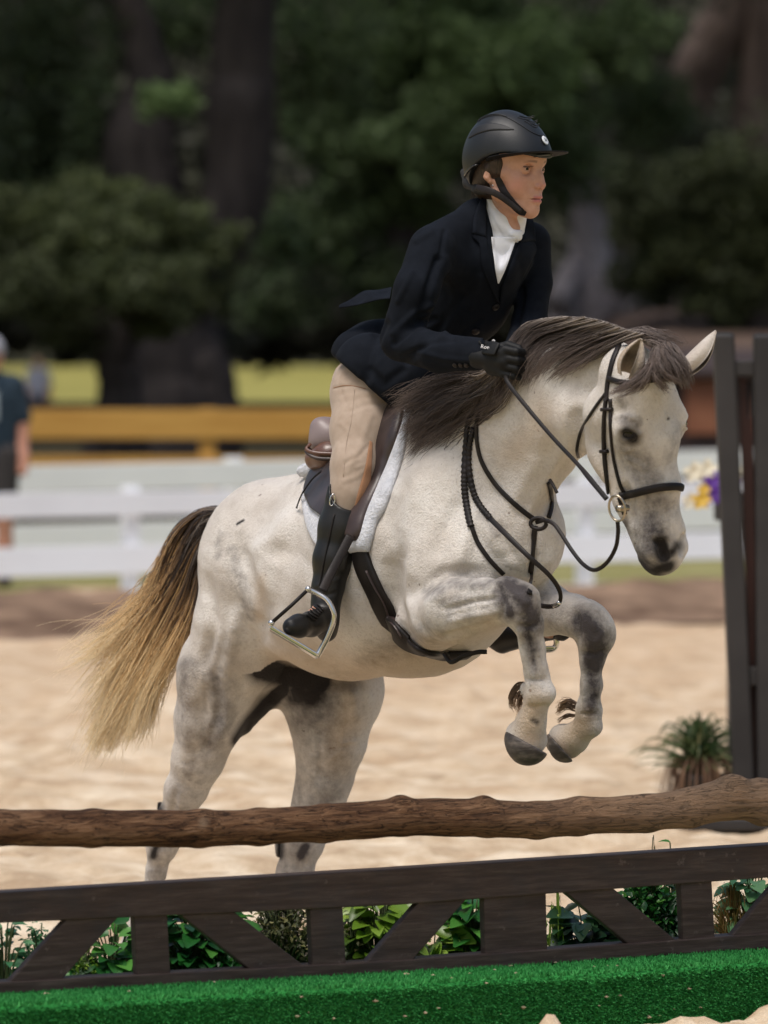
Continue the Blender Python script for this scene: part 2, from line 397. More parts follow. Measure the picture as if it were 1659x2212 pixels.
# ------------------------------------------------------------------ far things: shed, barrel
m_shed = noisy('shed_boards', (.022, .014, .012), (.05, .026, .020), 2.5, .7, (6, 6, .4), bump=.2, bd=.01)
m_rust = noisy('rust_paint', (.20, .07, .035), (.30, .12, .06), 3, .7)
sh = empty('timber_shed', (4.6, 56, 0), 'low dark brown timber shed behind the right side fences', 'shed')
MB().box(2.85, 6.4, 55, 59, -.05, 1.42).build('wall', m_shed, sh)
MB().prism([(2.7, 54.85, 1.42), (6.6, 54.85, 1.42), (6.6, 59.2, 1.66), (2.7, 59.2, 1.66)], (0, 0, .06)).build('roof', m_shed, sh)
MB().box(3.0, 3.34, 54.96, 54.997, .85, 1.40).build('shutter', m_rust, sh)
MB().box(3.70, 3.96, 54.96, 54.997, .85, 1.25).build('shutter', m_rust, sh)

# ------------------------------------------------------------------ trees
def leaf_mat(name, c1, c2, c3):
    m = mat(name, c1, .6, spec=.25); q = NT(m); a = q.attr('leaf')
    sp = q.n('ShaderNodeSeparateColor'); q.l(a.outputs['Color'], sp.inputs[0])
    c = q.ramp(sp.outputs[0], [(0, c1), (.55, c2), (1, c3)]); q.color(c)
    q.b.inputs['Subsurface Weight'].default_value = 0
    tr = q.n('ShaderNodeBsdfTranslucent'); q.l(c, tr.inputs[0]); mx = q.n('ShaderNodeMixShader'); mx.inputs[0].default_value = .35
    q.l(q.b.outputs[0], mx.inputs[1]); q.l(tr.outputs[0], mx.inputs[2]); q.l(mx.outputs[0], q.t.nodes['Material Output'].inputs[0])
    return m
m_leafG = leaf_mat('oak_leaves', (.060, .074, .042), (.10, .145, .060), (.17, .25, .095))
m_leafY = leaf_mat('bush_leaves', (.044, .050, .028), (.066, .080, .033), (.11, .13, .048))
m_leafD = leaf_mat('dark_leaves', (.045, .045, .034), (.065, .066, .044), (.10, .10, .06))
m_bark = noisy('bark_dark', (.032, .027, .026), (.055, .046, .043), 3, .95, (2, 2, .5), bump=.6, bd=.05, spec=.1, fine=9)
m_barkG = noisy('bark_grey', (.20, .17, .17), (.32, .28, .28), 2, .95, (2, 2, .4), bump=.6, bd=.05, spec=.1, fine=9)
m_barkB = noisy('bark_brown', (.10, .075, .065), (.18, .135, .115), 2, .95, (2, 2, .4), bump=.6, bd=.05, spec=.1, fine=9)
def leaves(clumps, size, density):
    """clumps: (centre, (rx,ry,rz), n, tone); leaf quads scattered in each clump's shell"""
    Vs = []; T = []
    for c, r, n, tone in clumps:
        n = int(n*density); d = rng.normal(size=(n, 3)); d /= np.linalg.norm(d, axis=1)[:, None]; rad = rng.random(n)**.62*1.15
        lob = 1+.35*np.sin(d[:, 0]*5+c[0]*3)*np.cos(d[:, 2]*4+c[1]*2)
        p = np.array(c)+d*(rad*lob)[:, None]*np.array(r)
        a = rng.normal(size=(n, 3)); a /= np.linalg.norm(a, axis=1)[:, None]; b = np.cross(a, rng.normal(size=(n, 3))); b /= np.linalg.norm(b, axis=1)[:, None]
        s = size*(.5+rng.random(n))[:, None]
        Vs.append(np.stack([p-a*s, p-b*s*.45, p+a*s, p+b*s*.45], 1).reshape(-1, 3))
        T.append(np.repeat(np.clip(tone+rng.normal(size=n)*.16, 0, 1), 4))
    V = np.vstack(Vs); return V, np.arange(len(V)).reshape(-1, 4), np.concatenate(T)
def tree(name, label, cat, base, trunks, clumps, mb_, ml, size=.11, density=1, group=None):
    root = empty(name, base, label, cat, group); mb = MB()
    for path, rad in trunks:
        pth = catmull(path, 6); pth[:, :2] += rng.normal(size=(len(pth), 2))*.02
        mb.add(*tube(pth, rad, 12))
    mb.build('trunk', mb_, root, smooth=True)
    V, Q, T = leaves(clumps, size*.62, density*2.1); o = mesh_obj('crown', V, Q, ml, smooth=False); set_attr(o, 'leaf', T[:, None]); part(o, root)
    return root
def cl(x, y, D, rx, ry, n, tone, dz=1.0):      # clump given by picture place at distance D, size in px
    s = D/F; return (P(x, y, D), (rx*s, (rx+ry)*.5*s*dz, ry*s), n, tone)
def up(cls, D, x0, x1, n=9, tone=.3, nn=2600):       # the rest of the crown above and beside the picture
    o = list(cls)
    for i in range(n):
        x = x0+(x1-x0)*rng.random(); o.append(cl(x, -150-700*rng.random(), D+rng.normal()*2, 330, 230, nn, tone+.1*rng.normal()))
    return o
# 1 great oak on the left, dark forked trunk
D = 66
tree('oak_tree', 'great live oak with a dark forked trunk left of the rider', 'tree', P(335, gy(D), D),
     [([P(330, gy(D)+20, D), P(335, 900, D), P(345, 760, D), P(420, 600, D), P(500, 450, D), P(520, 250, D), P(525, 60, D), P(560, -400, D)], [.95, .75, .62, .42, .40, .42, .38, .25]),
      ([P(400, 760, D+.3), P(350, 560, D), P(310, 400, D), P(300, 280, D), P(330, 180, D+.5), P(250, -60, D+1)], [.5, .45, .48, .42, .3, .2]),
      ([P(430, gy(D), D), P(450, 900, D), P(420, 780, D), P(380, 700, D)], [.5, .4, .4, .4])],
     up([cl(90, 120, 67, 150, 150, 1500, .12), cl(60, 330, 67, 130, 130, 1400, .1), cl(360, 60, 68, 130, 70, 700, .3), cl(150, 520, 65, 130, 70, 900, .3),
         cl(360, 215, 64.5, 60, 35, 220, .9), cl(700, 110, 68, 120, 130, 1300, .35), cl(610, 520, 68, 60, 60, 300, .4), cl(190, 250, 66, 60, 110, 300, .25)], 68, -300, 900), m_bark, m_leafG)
# 2 bushy low branches at the left
D = 60
tree('leaning_oak', 'yellowish green low oak spreading at the left edge', 'tree', P(268, gy(D), D),
     [([P(268, gy(D), D), P(262, 850, D), P(220, 720, D), P(120, 590, D), P(30, 430, D)], [.3, .24, .2, .15, .08]), ([P(250, 780, D), P(300, 660, D), P(390, 570, D), P(470, 500, D)], [.2, .15, .1, .06])],
     [cl(60, 480, D, 120, 70, 1500, .62), cl(200, 520, D-1, 110, 60, 1300, .6), cl(330, 470, D, 120, 55, 1300, .66), cl(440, 540, D, 80, 60, 900, .55), cl(90, 620, D-1, 120, 70, 1300, .42),
      cl(290, 620, D-1.5, 130, 65, 1500, .52), cl(430, 640, D, 80, 50, 800, .45), cl(330, 700, D-1, 60, 35, 500, .66), cl(160, 720, D, 90, 50, 600, .3), cl(210, 420, D+1, 110, 45, 700, .8), cl(-150, 500, D, 160, 200, 2500, .4)],
     m_bark, m_leafY, size=.085)
# 3 bright green oak behind the rider
D = 78
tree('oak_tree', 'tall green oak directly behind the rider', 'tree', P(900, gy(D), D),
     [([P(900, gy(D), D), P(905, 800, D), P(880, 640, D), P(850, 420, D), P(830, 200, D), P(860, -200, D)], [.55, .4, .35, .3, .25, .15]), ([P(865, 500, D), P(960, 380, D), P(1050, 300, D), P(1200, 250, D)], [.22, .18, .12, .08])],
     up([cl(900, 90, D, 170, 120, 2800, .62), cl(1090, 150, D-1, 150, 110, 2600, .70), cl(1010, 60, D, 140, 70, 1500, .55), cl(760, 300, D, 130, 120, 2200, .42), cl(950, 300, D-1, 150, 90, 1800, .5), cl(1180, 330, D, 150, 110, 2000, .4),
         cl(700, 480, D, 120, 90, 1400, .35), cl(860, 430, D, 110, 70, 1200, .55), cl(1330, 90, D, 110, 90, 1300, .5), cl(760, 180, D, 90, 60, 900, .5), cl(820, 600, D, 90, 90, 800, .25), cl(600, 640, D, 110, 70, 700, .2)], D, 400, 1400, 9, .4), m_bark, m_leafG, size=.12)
# 4 grey trunk right of the rider
D = 84
tree('grey_trunk_oak', 'oak with a pale grey trunk right of the rider', 'tree', P(1275, 640, D),
     [([P(1285, 730, D), P(1280, 640, D), P(1275, 560, D), P(1272, 470, D), P(1268, 380, D), P(1265, 250, D), P(1290, 60, D), P(1300, -300, D)], [.75, .62, .34, .25, .23, .22, .2, .15]),
      ([P(1380, 690, D-1), P(1370, 600, D-.5), P(1330, 570, D)], [.22, .2, .15]), ([P(1200, 660, D-1), P(1230, 600, D-.5), P(1270, 560, D)], [.2, .2, .15])],
     up([cl(1230, 230, D-1, 90, 70, 600, .35), cl(1400, 240, D, 110, 90, 1200, .35)], D, 1100, 1500, 5, .3), m_barkG, m_leafG)
# 5 brown leaning trunks top right
D = 88
tree('leaning_oak', 'brown leaning oak in the top right corner', 'tree', P(1560, 600, D),
     [([P(1500, 690, D), P(1520, 560, D), P(1500, 400, D), P(1480, 270, D), P(1520, 130, D), P(1600, -30, D), P(1680, -300, D)], [.4, .34, .3, .36, .42, .4, .3]),
      ([P(1620, 690, D), P(1640, 500, D), P(1630, 300, D), P(1650, 100, D), P(1640, -200, D)], [.4, .36, .36, .4, .3])],
     up([cl(1450, 330, D-1, 130, 90, 1300, .25)], D, 1400, 2000, 6, .25), m_barkB, m_leafD)
# 6 low oak at the right
D = 74
tree('leaning_oak', 'dark green oak with drooping branches at the right edge', 'tree', P(1640, gy(D)-150, D),
     [([P(1650, 900, D), P(1640, 650, D), P(1600, 500, D), P(1500, 420, D)], [.3, .25, .18, .1])],
     [cl(1420, 430, D, 110, 90, 1800, .35), cl(1560, 400, D, 120, 90, 1900, .40), cl(1480, 540, D, 120, 80, 1800, .42), cl(1620, 560, D, 100, 90, 1600, .45), cl(1400, 600, D+1, 90, 60, 800, .38), cl(1560, 650, D, 100, 50, 1200, .42), cl(1650, 460, D, 90, 90, 1000, .5), cl(1800, 450, D, 160, 220, 2600, .4)],
     m_bark, m_leafY, size=.10)
tree('young_tree', 'thin dark young tree on the meadow by the dark fence', 'tree', P(484, gy(66.5), 66.5), [([P(484, gy(66.5), 66.5), P(486, 860, 66.5), P(482, 770, 66.5), P(490, 600, 66.5)], [.11, .1, .09, .05])],
     [cl(480, 745, 66.5, 60, 25, 500, .3)], m_bark, m_leafD)
# far wood behind everything, one mass
wc = []
for i in range(95):
    D = 108+22*rng.random(); x = -700+3100*rng.random(); y = 640-1400*rng.random()
    wc.append(cl(x, min(y, 700), D, 230, 150, 900, .30+.25*rng.normal()))
for i in range(46): wc.append(cl(-500+2700*i/45, 700+15*rng.normal(), 112+8*rng.random(), 110, 62, 700, .18+.12*rng.random()))
for i in range(110):
    x = (-900-3300*rng.random()) if i % 2 else (2500+3300*rng.random()); wc.append(cl(x, 700-1300*rng.random(), 112+20*rng.random(), 300, 210, 500, .35+.2*rng.normal()))
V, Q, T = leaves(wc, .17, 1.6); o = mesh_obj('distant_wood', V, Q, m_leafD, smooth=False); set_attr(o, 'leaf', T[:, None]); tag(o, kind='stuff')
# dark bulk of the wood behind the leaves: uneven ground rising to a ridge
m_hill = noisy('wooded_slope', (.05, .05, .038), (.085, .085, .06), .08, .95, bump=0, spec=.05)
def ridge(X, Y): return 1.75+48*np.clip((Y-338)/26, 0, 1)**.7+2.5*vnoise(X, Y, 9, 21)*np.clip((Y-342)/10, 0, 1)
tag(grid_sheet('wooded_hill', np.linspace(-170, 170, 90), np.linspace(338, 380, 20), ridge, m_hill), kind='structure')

# ------------------------------------------------------------------ the jump: picket gate, log, turf boxes
JA = np.array((-.8337, 11.96)); JB = np.array((.9007, 12.92)); JT = (JB-JA)/np.linalg.norm(JB-JA); JN = np.array((JT[1], -JT[0]))
def JD(x, off=0.0):           # distance at which the picture column x meets the jump's plane (off metres nearer)
    a = JA+JN*off; k = (x-CX)/F; t = (k*a[1]-a[0])/(JT[0]-k*JT[1]); return a[1]+t*JT[1]
def JP(x, y, off=0.0): return P(x, y, JD(x, off))
JN3 = np.array((*JN, 0)); JT3 = np.array((*JT, 0))
m_gate = mat('gate_paint', (.03, .02, .018), .6, spec=.3); q = NT(m_gate); v = q.coord((1, 1, 1), rot=(0, 0, -.507))
vs = q.n('ShaderNodeMapping'); q.l(v, vs.inputs[0]); vs.inputs['Scale'].default_value = (1.2, 8, 14)
g = q.noise(vs.outputs[0], 6, 6, .65); sc2 = q.noise(v, 22, 5, .7)
c = q.ramp(g, [(.3, (.036, .023, .018)), (.5, (.058, .038, .031)), (.72, (.098, .070, .058))])
c = q.mix(q.ramp(sc2, [(.63, (0, 0, 0)), (.72, (1, 1, 1))]), c, (.15, .115, .10)); c = q.mix(q.math('MULTIPLY', q.ramp(q.noise(v, 7, 4), [(.5, (0, 0, 0)), (.65, (1, 1, 1))]), .35), c, (.028, .030, .034))
q.color(c); q.normal(q.bump(g, .5, .004))
gate = empty('picket_gate', (*JA, 0), 'long low dark brown picket gate with slanting boards under the log', 'jump gate')
def gpoly(name, pts, off, th, bevel=.003):
    pts = [JP(x, y, off) for x, y in pts]; return MB().prism(pts, -JN3*th).build(name, m_gate, gate, bevel=bevel)
xs_ = [-330, -150, 0, 415, 830, 1245, 1659, 1850, 2050]
topT = lambda x: np.interp(x, [-500, 0, 830, 1659, 2200], [1961, 1928, 1879, 1825, 1790]); topB = lambda x: np.interp(x, [-500, 0, 830, 1659, 2200], [2016, 1994, 1957, 1896, 1856])
lowT = lambda x: np.interp(x, [-500, 0, 830, 1659, 2200], [2149, 2122, 2077, 2016, 1976]); lowB = lambda x: np.interp(x, [-500, 0, 830, 1659, 2200], [2176, 2147, 2107, 2050, 2013])
def rail(name, T_, B_, th, x0, x1):
    pts = [(x, T_(x)) for x in np.linspace(x0, x1, 9)]+[(x, B_(x)) for x in np.linspace(x1, x0, 9)]
    return gpoly(name, pts, 0, th)
rail('top_rail', topT, topB, .062, -330, 2050)
rail('bottom_rail', lowT, lowB, .06, -330, 2050)
pick = [((145, 258), (18, 133)), ((290, 362), (297, 369)), ((386, 505), (541, 661)), ((670, 741), (676, 748)), ((905, 1010), (788, 890)), ((1045, 1180), (1049, 1183)),
        ((1219, 1324), (1359, 1464)), ((1470, 1538), (1476, 1545)), ((1690, 1795), (1578, 1683)), ((1815, 1880), (1820, 1886)), ((-130, -60), (-124, -55))]
pick += [((-326, -262), (-322, -257)), ((1975, 2040), (1982, 2048))]
for k, ((a0, a1), (b0, b1)) in enumerate(pick):
    d = .3*(k % 3)
    gpoly('picket', [(a0, topB(a0)-3), (a1, topB(a1)-3), (b1, lowT(b1)+3), (b0, lowT(b0)+3)], -.008-.001*(k % 3), .024)
# driftwood log resting along the gate
m_log = mat('weathered_log', (.2, .1, .05), .85, spec=.2); q = NT(m_log); v = q.coord((1, 1, 1), rot=(0, 0, -.507))
vs = q.n('ShaderNodeMapping'); q.l(v, vs.inputs[0]); vs.inputs['Scale'].default_value = (.8, 7, 7)
g = q.noise(vs.outputs[0], 5, 8, .68, 1.2); g2 = q.noise(vs.outputs[0], 24, 5, .7, .5); big = q.noise(v, 1.6, 3)
c = q.ramp(g, [(.30, (.03, .014, .008)), (.42, (.115, .055, .027)), (.55, (.215, .115, .060)), (.72, (.34, .20, .115))])
c = q.mix(q.math('MULTIPLY', q.ramp(g2, [(.35, (1, 1, 1)), (.5, (0, 0, 0))]), .6), c, (.04, .02, .012))
ck = q.noise(vs.outputs[0], 11, 3, .5, .8); crack = q.ramp(ck, [(.475, (0, 0, 0)), (.497, (1, 1, 1)), (.519, (0, 0, 0))]); c = q.mix(q.math('MULTIPLY', crack, .8), c, (.02, .01, .007))
at = q.attr('wear'); sp_ = q.n('ShaderNodeSeparateColor'); q.l(at.outputs['Color'], sp_.inputs[0])
c = q.mix(q.math('MULTIPLY', sp_.outputs[0], q.math('ADD', big, .15)), c, (.50, .36, .24))
q.color(c); q.normal(q.bump(q.math('SUBTRACT', q.math('ADD', g, q.math('MULTIPLY', g2, .6)), q.math('MULTIPLY', crack, .6)), 1.0, .02))
lb = Body(.0065); L = [(-380, 1790, 40), (0, 1788, 41), (200, 1789, 41), (430, 1789, 39), (560, 1785, 40), (700, 1779, 42), (870, 1765, 42), (1050, 1767, 42), (1160, 1770, 41), (1250, 1764, 41), (1400, 1758, 40), (1490, 1745, 42), (1570, 1727, 45), (1640, 1727, 46), (1900, 1722, 44)]
LO = .045
lb.chain([(x, y, JD(x, LO), r-1) for x, y, r in L], k=.012)
for x, y, r in ((865, 1736, 11), (1045, 1733, 8), (1588, 1698, 22), (1650, 1760, 20), (440, 1778, 15)): lb.chain([(x, y, JD(x, LO)-.012, r)], k=.035)
V, Q = lb.mesh(1); N = normals(V, Q); al = V[:, 0]*JT[0]+V[:, 1]*JT[1]
ang = np.arctan2(V[:, 2]-.53, (V[:, :2]@JN))
V += N*(.004*vnoise(al, ang*.3, .22, 31)+.003*vnoise(al, ang*.3, .06, 32)+.0035*vnoise(al, ang*.8, .07, 33))[:, None]
log = mesh_obj('log', V, Q, m_log); x_, y_ = PX(V)
set_attr(log, 'wear', np.clip((x_-1000)/900, 0, .5)[:, None]+np.clip(1-np.hypot((x_-440), (y_-1778))/16, 0, 1)[:, None])
tag(log, 'weathered brown driftwood log with a swollen right end, top pole of the jump', 'log')
# low cup standards that carry the log's ends, beyond the picture's edges
def cup_standard(x, label):
    c = JP(x, 1000, LO)[:2]; root = empty('cup_standard', (*c, 0), label, 'jump standard', 'low standards under the log ends'); zt = JP(x, 1788 if x < 0 else 1722, LO)[2]-.052
    e = JT*.035; f = JN*.035
    MB().prism([(*(c-e-f), 0), (*(c+e-f), 0), (*(c+e+f), 0), (*(c-e+f), 0)], (0, 0, zt-.022)).build('post', m_gate, root, bevel=.004)
    MB().prism([(*(c-e-f*1.8), zt-.02), (*(c+e-f*1.8), zt-.02), (*(c+e+f*1.8), zt-.02), (*(c-e+f*1.8), zt-.02)], (0, 0, .02)).build('cup', m_gate, root, bevel=.004)
    MB().prism([(*(c-e-f*5), .004), (*(c+e-f*5), .004), (*(c+e+f*5), .004), (*(c-e+f*5), .004)], (0, 0, .05)).build('foot', m_gate, root, bevel=.004)
cup_standard(-365, 'low dark standard under the thin left end of the log'); cup_standard(1880, 'low dark standard under the swollen right end of the log')
# turf covered boxes
m_turf = mat('turf', (.012, .20, .045), .95, spec=.05); q = NT(m_turf); v = q.coord(); at = q.attr('leaf')
sp_ = q.n('ShaderNodeSeparateColor'); q.l(at.outputs['Color'], sp_.inputs[0]); pn = q.noise(v, 9, 4)
c = q.ramp(sp_.outputs[0], [(0, (.012, .11, .024)), (.5, (.036, .225, .055)), (1, (.10, .40, .12))]); c = q.mix(q.math('MULTIPLY', pn, .35), c, (.02, .20, .03)); q.color(c)
m_crumb = noisy('sand_crumbs', (.34, .26, .16), (.5, .40, .28), 30, .9)
def turf_box(x0, x1, label):
    root = empty('turf_box', (*(JA+JT*.4), 0), label, 'turf box', 'green turf boxes under the gate')
    e = .004
    A = JA+JN*.0; k0 = JP(x0, 2100)[:2]; k1 = JP(x1, 2100)[:2]; dep = .20
    z0 = JP(x0, lowB(x0)+1)[2]; z1 = JP(x1, lowB(x1)+1)[2]
    f0 = k0+JN*dep; f1 = k1+JN*dep; b0 = k0-JN*.25; b1 = k1-JN*.25
    mb = MB(); mb.prism([(*b0, -.06), (*f0, -.06), (*f0, z0-.014), (*f0-JN*.014, z0-.002), (*b0, z0-.002)], (*(k1-k0), 0))
    vv = np.array(mb.v); vv[5:, 2] += np.where(vv[5:, 2] > 0, z1-z0, 0); mb.v = [tuple(t) for t in vv]
    o = mb.build('box', m_turf, root, bevel=.006); set_attr(o, 'leaf', np.full((len(o.data.vertices), 1), .45))
    # pile
    n = int(np.linalg.norm(k1-k0)*26000); u = rng.random(n); V = []; T = []
    def emit(pos, nrm, n, tone):
        d = nrm+rng.normal(size=(n, 3))*.55; d[:, 2] += .15; d /= np.linalg.norm(d, axis=1)[:, None]; ln = (.007+.006*rng.random(n))[:, None]
        sd_ = np.cross(d, rng.normal(size=(n, 3))); sd_ /= np.linalg.norm(sd_, axis=1)[:, None]
        w_ = .0016
        V.append(np.stack([pos-sd_*w_, pos+sd_*w_, pos+d*ln+sd_*w_*.4, pos+d*ln-sd_*w_*.4], 1).reshape(-1, 3)); T.append(np.repeat(np.clip(tone+rng.normal(size=n)*.15, 0, 1), 4))
    zf = z0+(z1-z0)*u; base = k0+(k1-k0)*u[:, None]
    hh = rng.random(n)
    emit(np.c_[base+JN*dep, (zf-.008)*hh], JN3, n, .56+.16*vnoise(base[:, 0]*3, hh*6, .4, 50))
    n2_ = n//2; emit(np.c_[(base+JN*(dep*rng.random(n)[:, None]))[:n2_], (zf-.003)[:n2_]], np.array((0, 0, 1.)), n2_, .65)
    V = np.vstack(V); p = mesh_obj('pile', V, np.arange(len(V)).reshape(-1, 4), m_turf, smooth=False); set_attr(p, 'leaf', np.concatenate(T)[:, None]); part(p, root)
    # sand crumbs thrown on the turf
    mb = MB(); nc = 34
    for _ in range(nc):
        t = rng.random()
        if x1 < 1300 and rng.random() < .75: t = .55+.44*t
        if rng.random() < .45: c = np.array((*(k0+(k1-k0)*t+JN*dep*(rng.random()*.9)), z0+(z1-z0)*t+.004))
        else: c = np.array((*(k0+(k1-k0)*t+JN*(dep+.006)), rng.random()*.155))
        r = .0018+.003*rng.random()**2; pts = rng.normal(size=(6, 3)); pts /= np.linalg.norm(pts, axis=1)[:, None]
        o6 = np.array([(1, 0, 0), (-1, 0, 0), (0, 1, 0), (0, -1, 0), (0, 0, 1), (0, 0, -1)])*r*(.6+.8*rng.random((6, 1)))*np.array((1.8, 1.2, .9))
        mb.add(c+o6, [(0, 2, 4), (2, 1, 4), (1, 3, 4), (3, 0, 4), (2, 0, 5), (1, 2, 5), (3, 1, 5), (0, 3, 5)])
    tag(mb.build('sand_crumbs', m_crumb, root), kind='stuff')
    return root
turf_box(-330, 1178, 'green turf covered box left of the seam under the gate')
turf_box(1187, 2050, 'green turf covered box right of the seam under the gate')

# ------------------------------------------------------------------ greenery behind the gate
def leafmesh(c, d, nrm, L_, W_, curl=.25, seg=4):
    """one folded leaf: verts, faces"""
    d = d/np.linalg.norm(d); s = np.cross(d, nrm); s /= np.linalg.norm(s)+1e-9; n = np.cross(s, d); V = []; Fc = []
    for i in range(seg+1):
        t = i/seg; w_ = W_*(math.sin(math.pi*min(1, t*.93+.04))**.7)*(1-.35*t); p = c+d*L_*t+n*(-curl*L_*t*t)
        V += [p-s*w_+n*w_*.35, p, p+s*w_+n*w_*.35]
    for i in range(seg): 
        for k in range(2): Fc.append((3*i+k, 3*i+k+1, 3*i+k+4, 3*i+k+3))
    return V, Fc
def plant_mat(name, c1, c2, c3, gloss=.35):
    m = leaf_mat(name, c1, c2, c3); m.node_tree.nodes['Principled BSDF'].inputs['Roughness'].default_value = gloss; m.node_tree.nodes['Principled BSDF'].inputs['Specular IOR Level'].default_value = .5; return m
mp_deep = plant_mat('plastic_green', (.006, .05, .012), (.02, .13, .022), (.10, .30, .05))
mp_yel = plant_mat('lime_green', (.05, .10, .008), (.13, .24, .02), (.32, .46, .08))
mp_blue = plant_mat('blue_green', (.02, .08, .035), (.05, .18, .075), (.16, .34, .15))
mp_olive = plant_mat('olive_green', (.02, .022, .008), (.06, .07, .02), (.22, .20, .07), .6)
mp_dark = plant_mat('dark_green', (.006, .018, .010), (.012, .045, .018), (.04, .11, .04))
mp_grass = plant_mat('dry_tuft', (.06, .07, .015), (.20, .15, .04), (.36, .20, .07), .6)
mp_tuft = plant_mat('strap_leaf', (.02, .045, .012), (.06, .10, .03), (.20, .19, .08), .6)
m_stem = mat('stem', (.05, .07, .02), .8)
def plant(label, cat, x, ytop, wpx, kind, m, n, L_, W_, back=.30, tone=.5, group='greenery behind the gate', base=None, D=None, zb=None):
    if D is None: ytop -= 40; n = int(n*2.5)
    D = D or JD(x, -back); c = P(x, 1000, D); c[2] = zb if zb is not None else .0; hgt = (CAMH-(ytop-HY)/F*D)-c[2]; hw = wpx/2/F*D
    root = empty('plant', c, label, cat, group); V = []; Fc = []; T = []; st = MB()
    for i in range(n):
        if kind == 'tuft':
            a = rng.random()*2*math.pi; r = hw*rng.random(); tip = c+np.array((math.cos(a)*r*1.15, math.sin(a)*r, hgt*(.40+.60*rng.random())*(1-.45*(r/hw)**2)))
            mid = c+(tip-c)*np.array((.35, .35, .75)); b = c+np.array((rng.normal()*.012, rng.normal()*.012, 0)); pts = catmull([b, mid, tip, tip+(tip-c)*np.array((.35, .35, -.25))], 3)
            dd = np.gradient(pts, axis=0); s = np.cross(dd, (rng.normal(), rng.normal(), 1)); s /= np.linalg.norm(s, axis=1)[:, None]+1e-9; k = len(pts); b0 = len(V)
            for j in range(k): w_ = W_*(1-(j/(k-1))**1.6)+.0003; V += [pts[j]-s[j]*w_, pts[j]+s[j]*w_]
            Fc += [(b0+2*j, b0+2*j+1, b0+2*j+3, b0+2*j+2) for j in range(k-1)]; T += [min(1, max(0, tone+.22*rng.normal()))]*(2*k)
        else:
            a = rng.random()*2*math.pi; r = hw*rng.random()**.6; h_ = hgt*(.12+.88*rng.random()**.7); p = c+np.array((math.cos(a)*r, math.sin(a)*r*.8, h_*(1-.25*(r/hw)**2)))
            d = np.array((math.cos(a)*1.0, math.sin(a)-.5, .25*rng.normal()+.1)); nr = np.array((.3*rng.normal(), -.5+.3*rng.normal(), 1.))
            if kind == 'small': d = rng.normal(size=3)
            s_ = .6+.7*rng.random(); v_, f_ = leafmesh(p, d, nr, L_*s_, W_*s_, .3, 4 if kind == 'broad' else 2); b0 = len(V); V += v_; Fc += [tuple(q_+b0 for q_ in f) for f in f_]
            T += [min(1, max(0, tone+.30*rng.normal()))]*len(v_)
            if kind == 'broad' or i % 6 == 0: st.add(*tube(catmull([c+np.array((.2*math.cos(a)*r, .2*math.sin(a)*r, 0)), c+(p-c)*np.array((.5, .5, .75)), p], 3), .0016, 4))
    o = mesh_obj('foliage', V, Fc, m, smooth=True); set_attr(o, 'leaf', np.array(T)[:, None]); part(o, root)
    if st.v: st.build('stem', m_stem, root, smooth=True)
    return root
plant('blue green vine sprigs at the far left end of the gate', 'plant', 8, 2010, 90, 'broad', mp_blue, 40, .035, .012)
plant('low bluish sprigs under the first slanting board', 'plant', 85, 2032, 90, 'small', mp_blue, 220, .016, .006)
plant('fine yellow green sprigs left of the ivy', 'plant', 175, 2062, 90, 'small', mp_yel, 200, .013, .005, tone=.35)
plant('bright green ivy between the first slanting board and upright', 'plant', 245, 2030, 110, 'broad', mp_deep, 46, .055, .024, tone=.6)
plant('dense dark ivy right of the first upright', 'plant', 425, 1985, 190, 'broad', mp_deep, 130, .055, .022, tone=.35)
plant('small leaf sprigs in front of the dark ivy', 'plant', 470, 2075, 120, 'small', mp_deep, 260, .014, .006, .22)
plant('olive brown shrub with tiny leaves right of the dark ivy', 'plant', 607, 1968, 160, 'small', mp_olive, 900, .014, .005, tone=.45)
plant('dry twiggy sprigs left of the yellow green plant', 'plant', 765, 1990, 60, 'small', mp_olive, 160, .013, .0045, tone=.6)
plant('yellow green broad leaved plant in the middle of the gate', 'plant', 820, 1955, 130, 'broad', mp_yel, 90, .06, .020, tone=.5)
plant('glossy deep green leaves beside the wide upright', 'plant', 1022, 1955, 90, 'broad', mp_deep, 46, .060, .020, tone=.65)
plant('pale lime leaves at the foot of the slanting board left of the wide upright', 'plant', 935, 2035, 90, 'broad', mp_yel, 30, .055, .024, tone=.6)
plant('spiky grass tuft left of the wide upright', 'plant', 985, 2030, 110, 'tuft', mp_grass, 90, .1, .0022, .3, tone=.3)
plant('light striped blades just right of the wide upright', 'plant', 1205, 1950, 60, 'tuft', mp_yel, 40, .1, .005, .3, tone=.7)
plant('dark broad leaves with pale undersides right of the wide upright', 'plant', 1265, 1990, 130, 'broad', mp_dark, 60, .065, .024, tone=.6)
plant('dense glossy small leaved bush behind the right slanting board', 'plant', 1400, 1915, 140, 'small', mp_deep, 900, .018, .008, tone=.55)
plant('dark fern like sprigs below the glossy bush', 'plant', 1450, 1985, 110, 'small', mp_dark, 420, .02, .005, .26, tone=.6)
plant('orange and green grass tuft right of the last upright', 'plant', 1585, 1935, 150, 'tuft', mp_grass, 150, .1, .0022, tone=.75)
plant('pale green broad leaves at the right end of the gate', 'plant', 1630, 1900, 110, 'broad', mp_blue, 50, .055, .022, tone=.75)
plant('thin weed rising above the gate at the right', 'plant', 1405, 1815, 60, 'tuft', mp_tuft, 14, .1, .0016, .5, tone=.6)
plant('small weed above the gate near the swollen log end', 'plant', 1455, 1825, 40, 'broad', mp_deep, 7, .03, .010, .5, tone=.6)

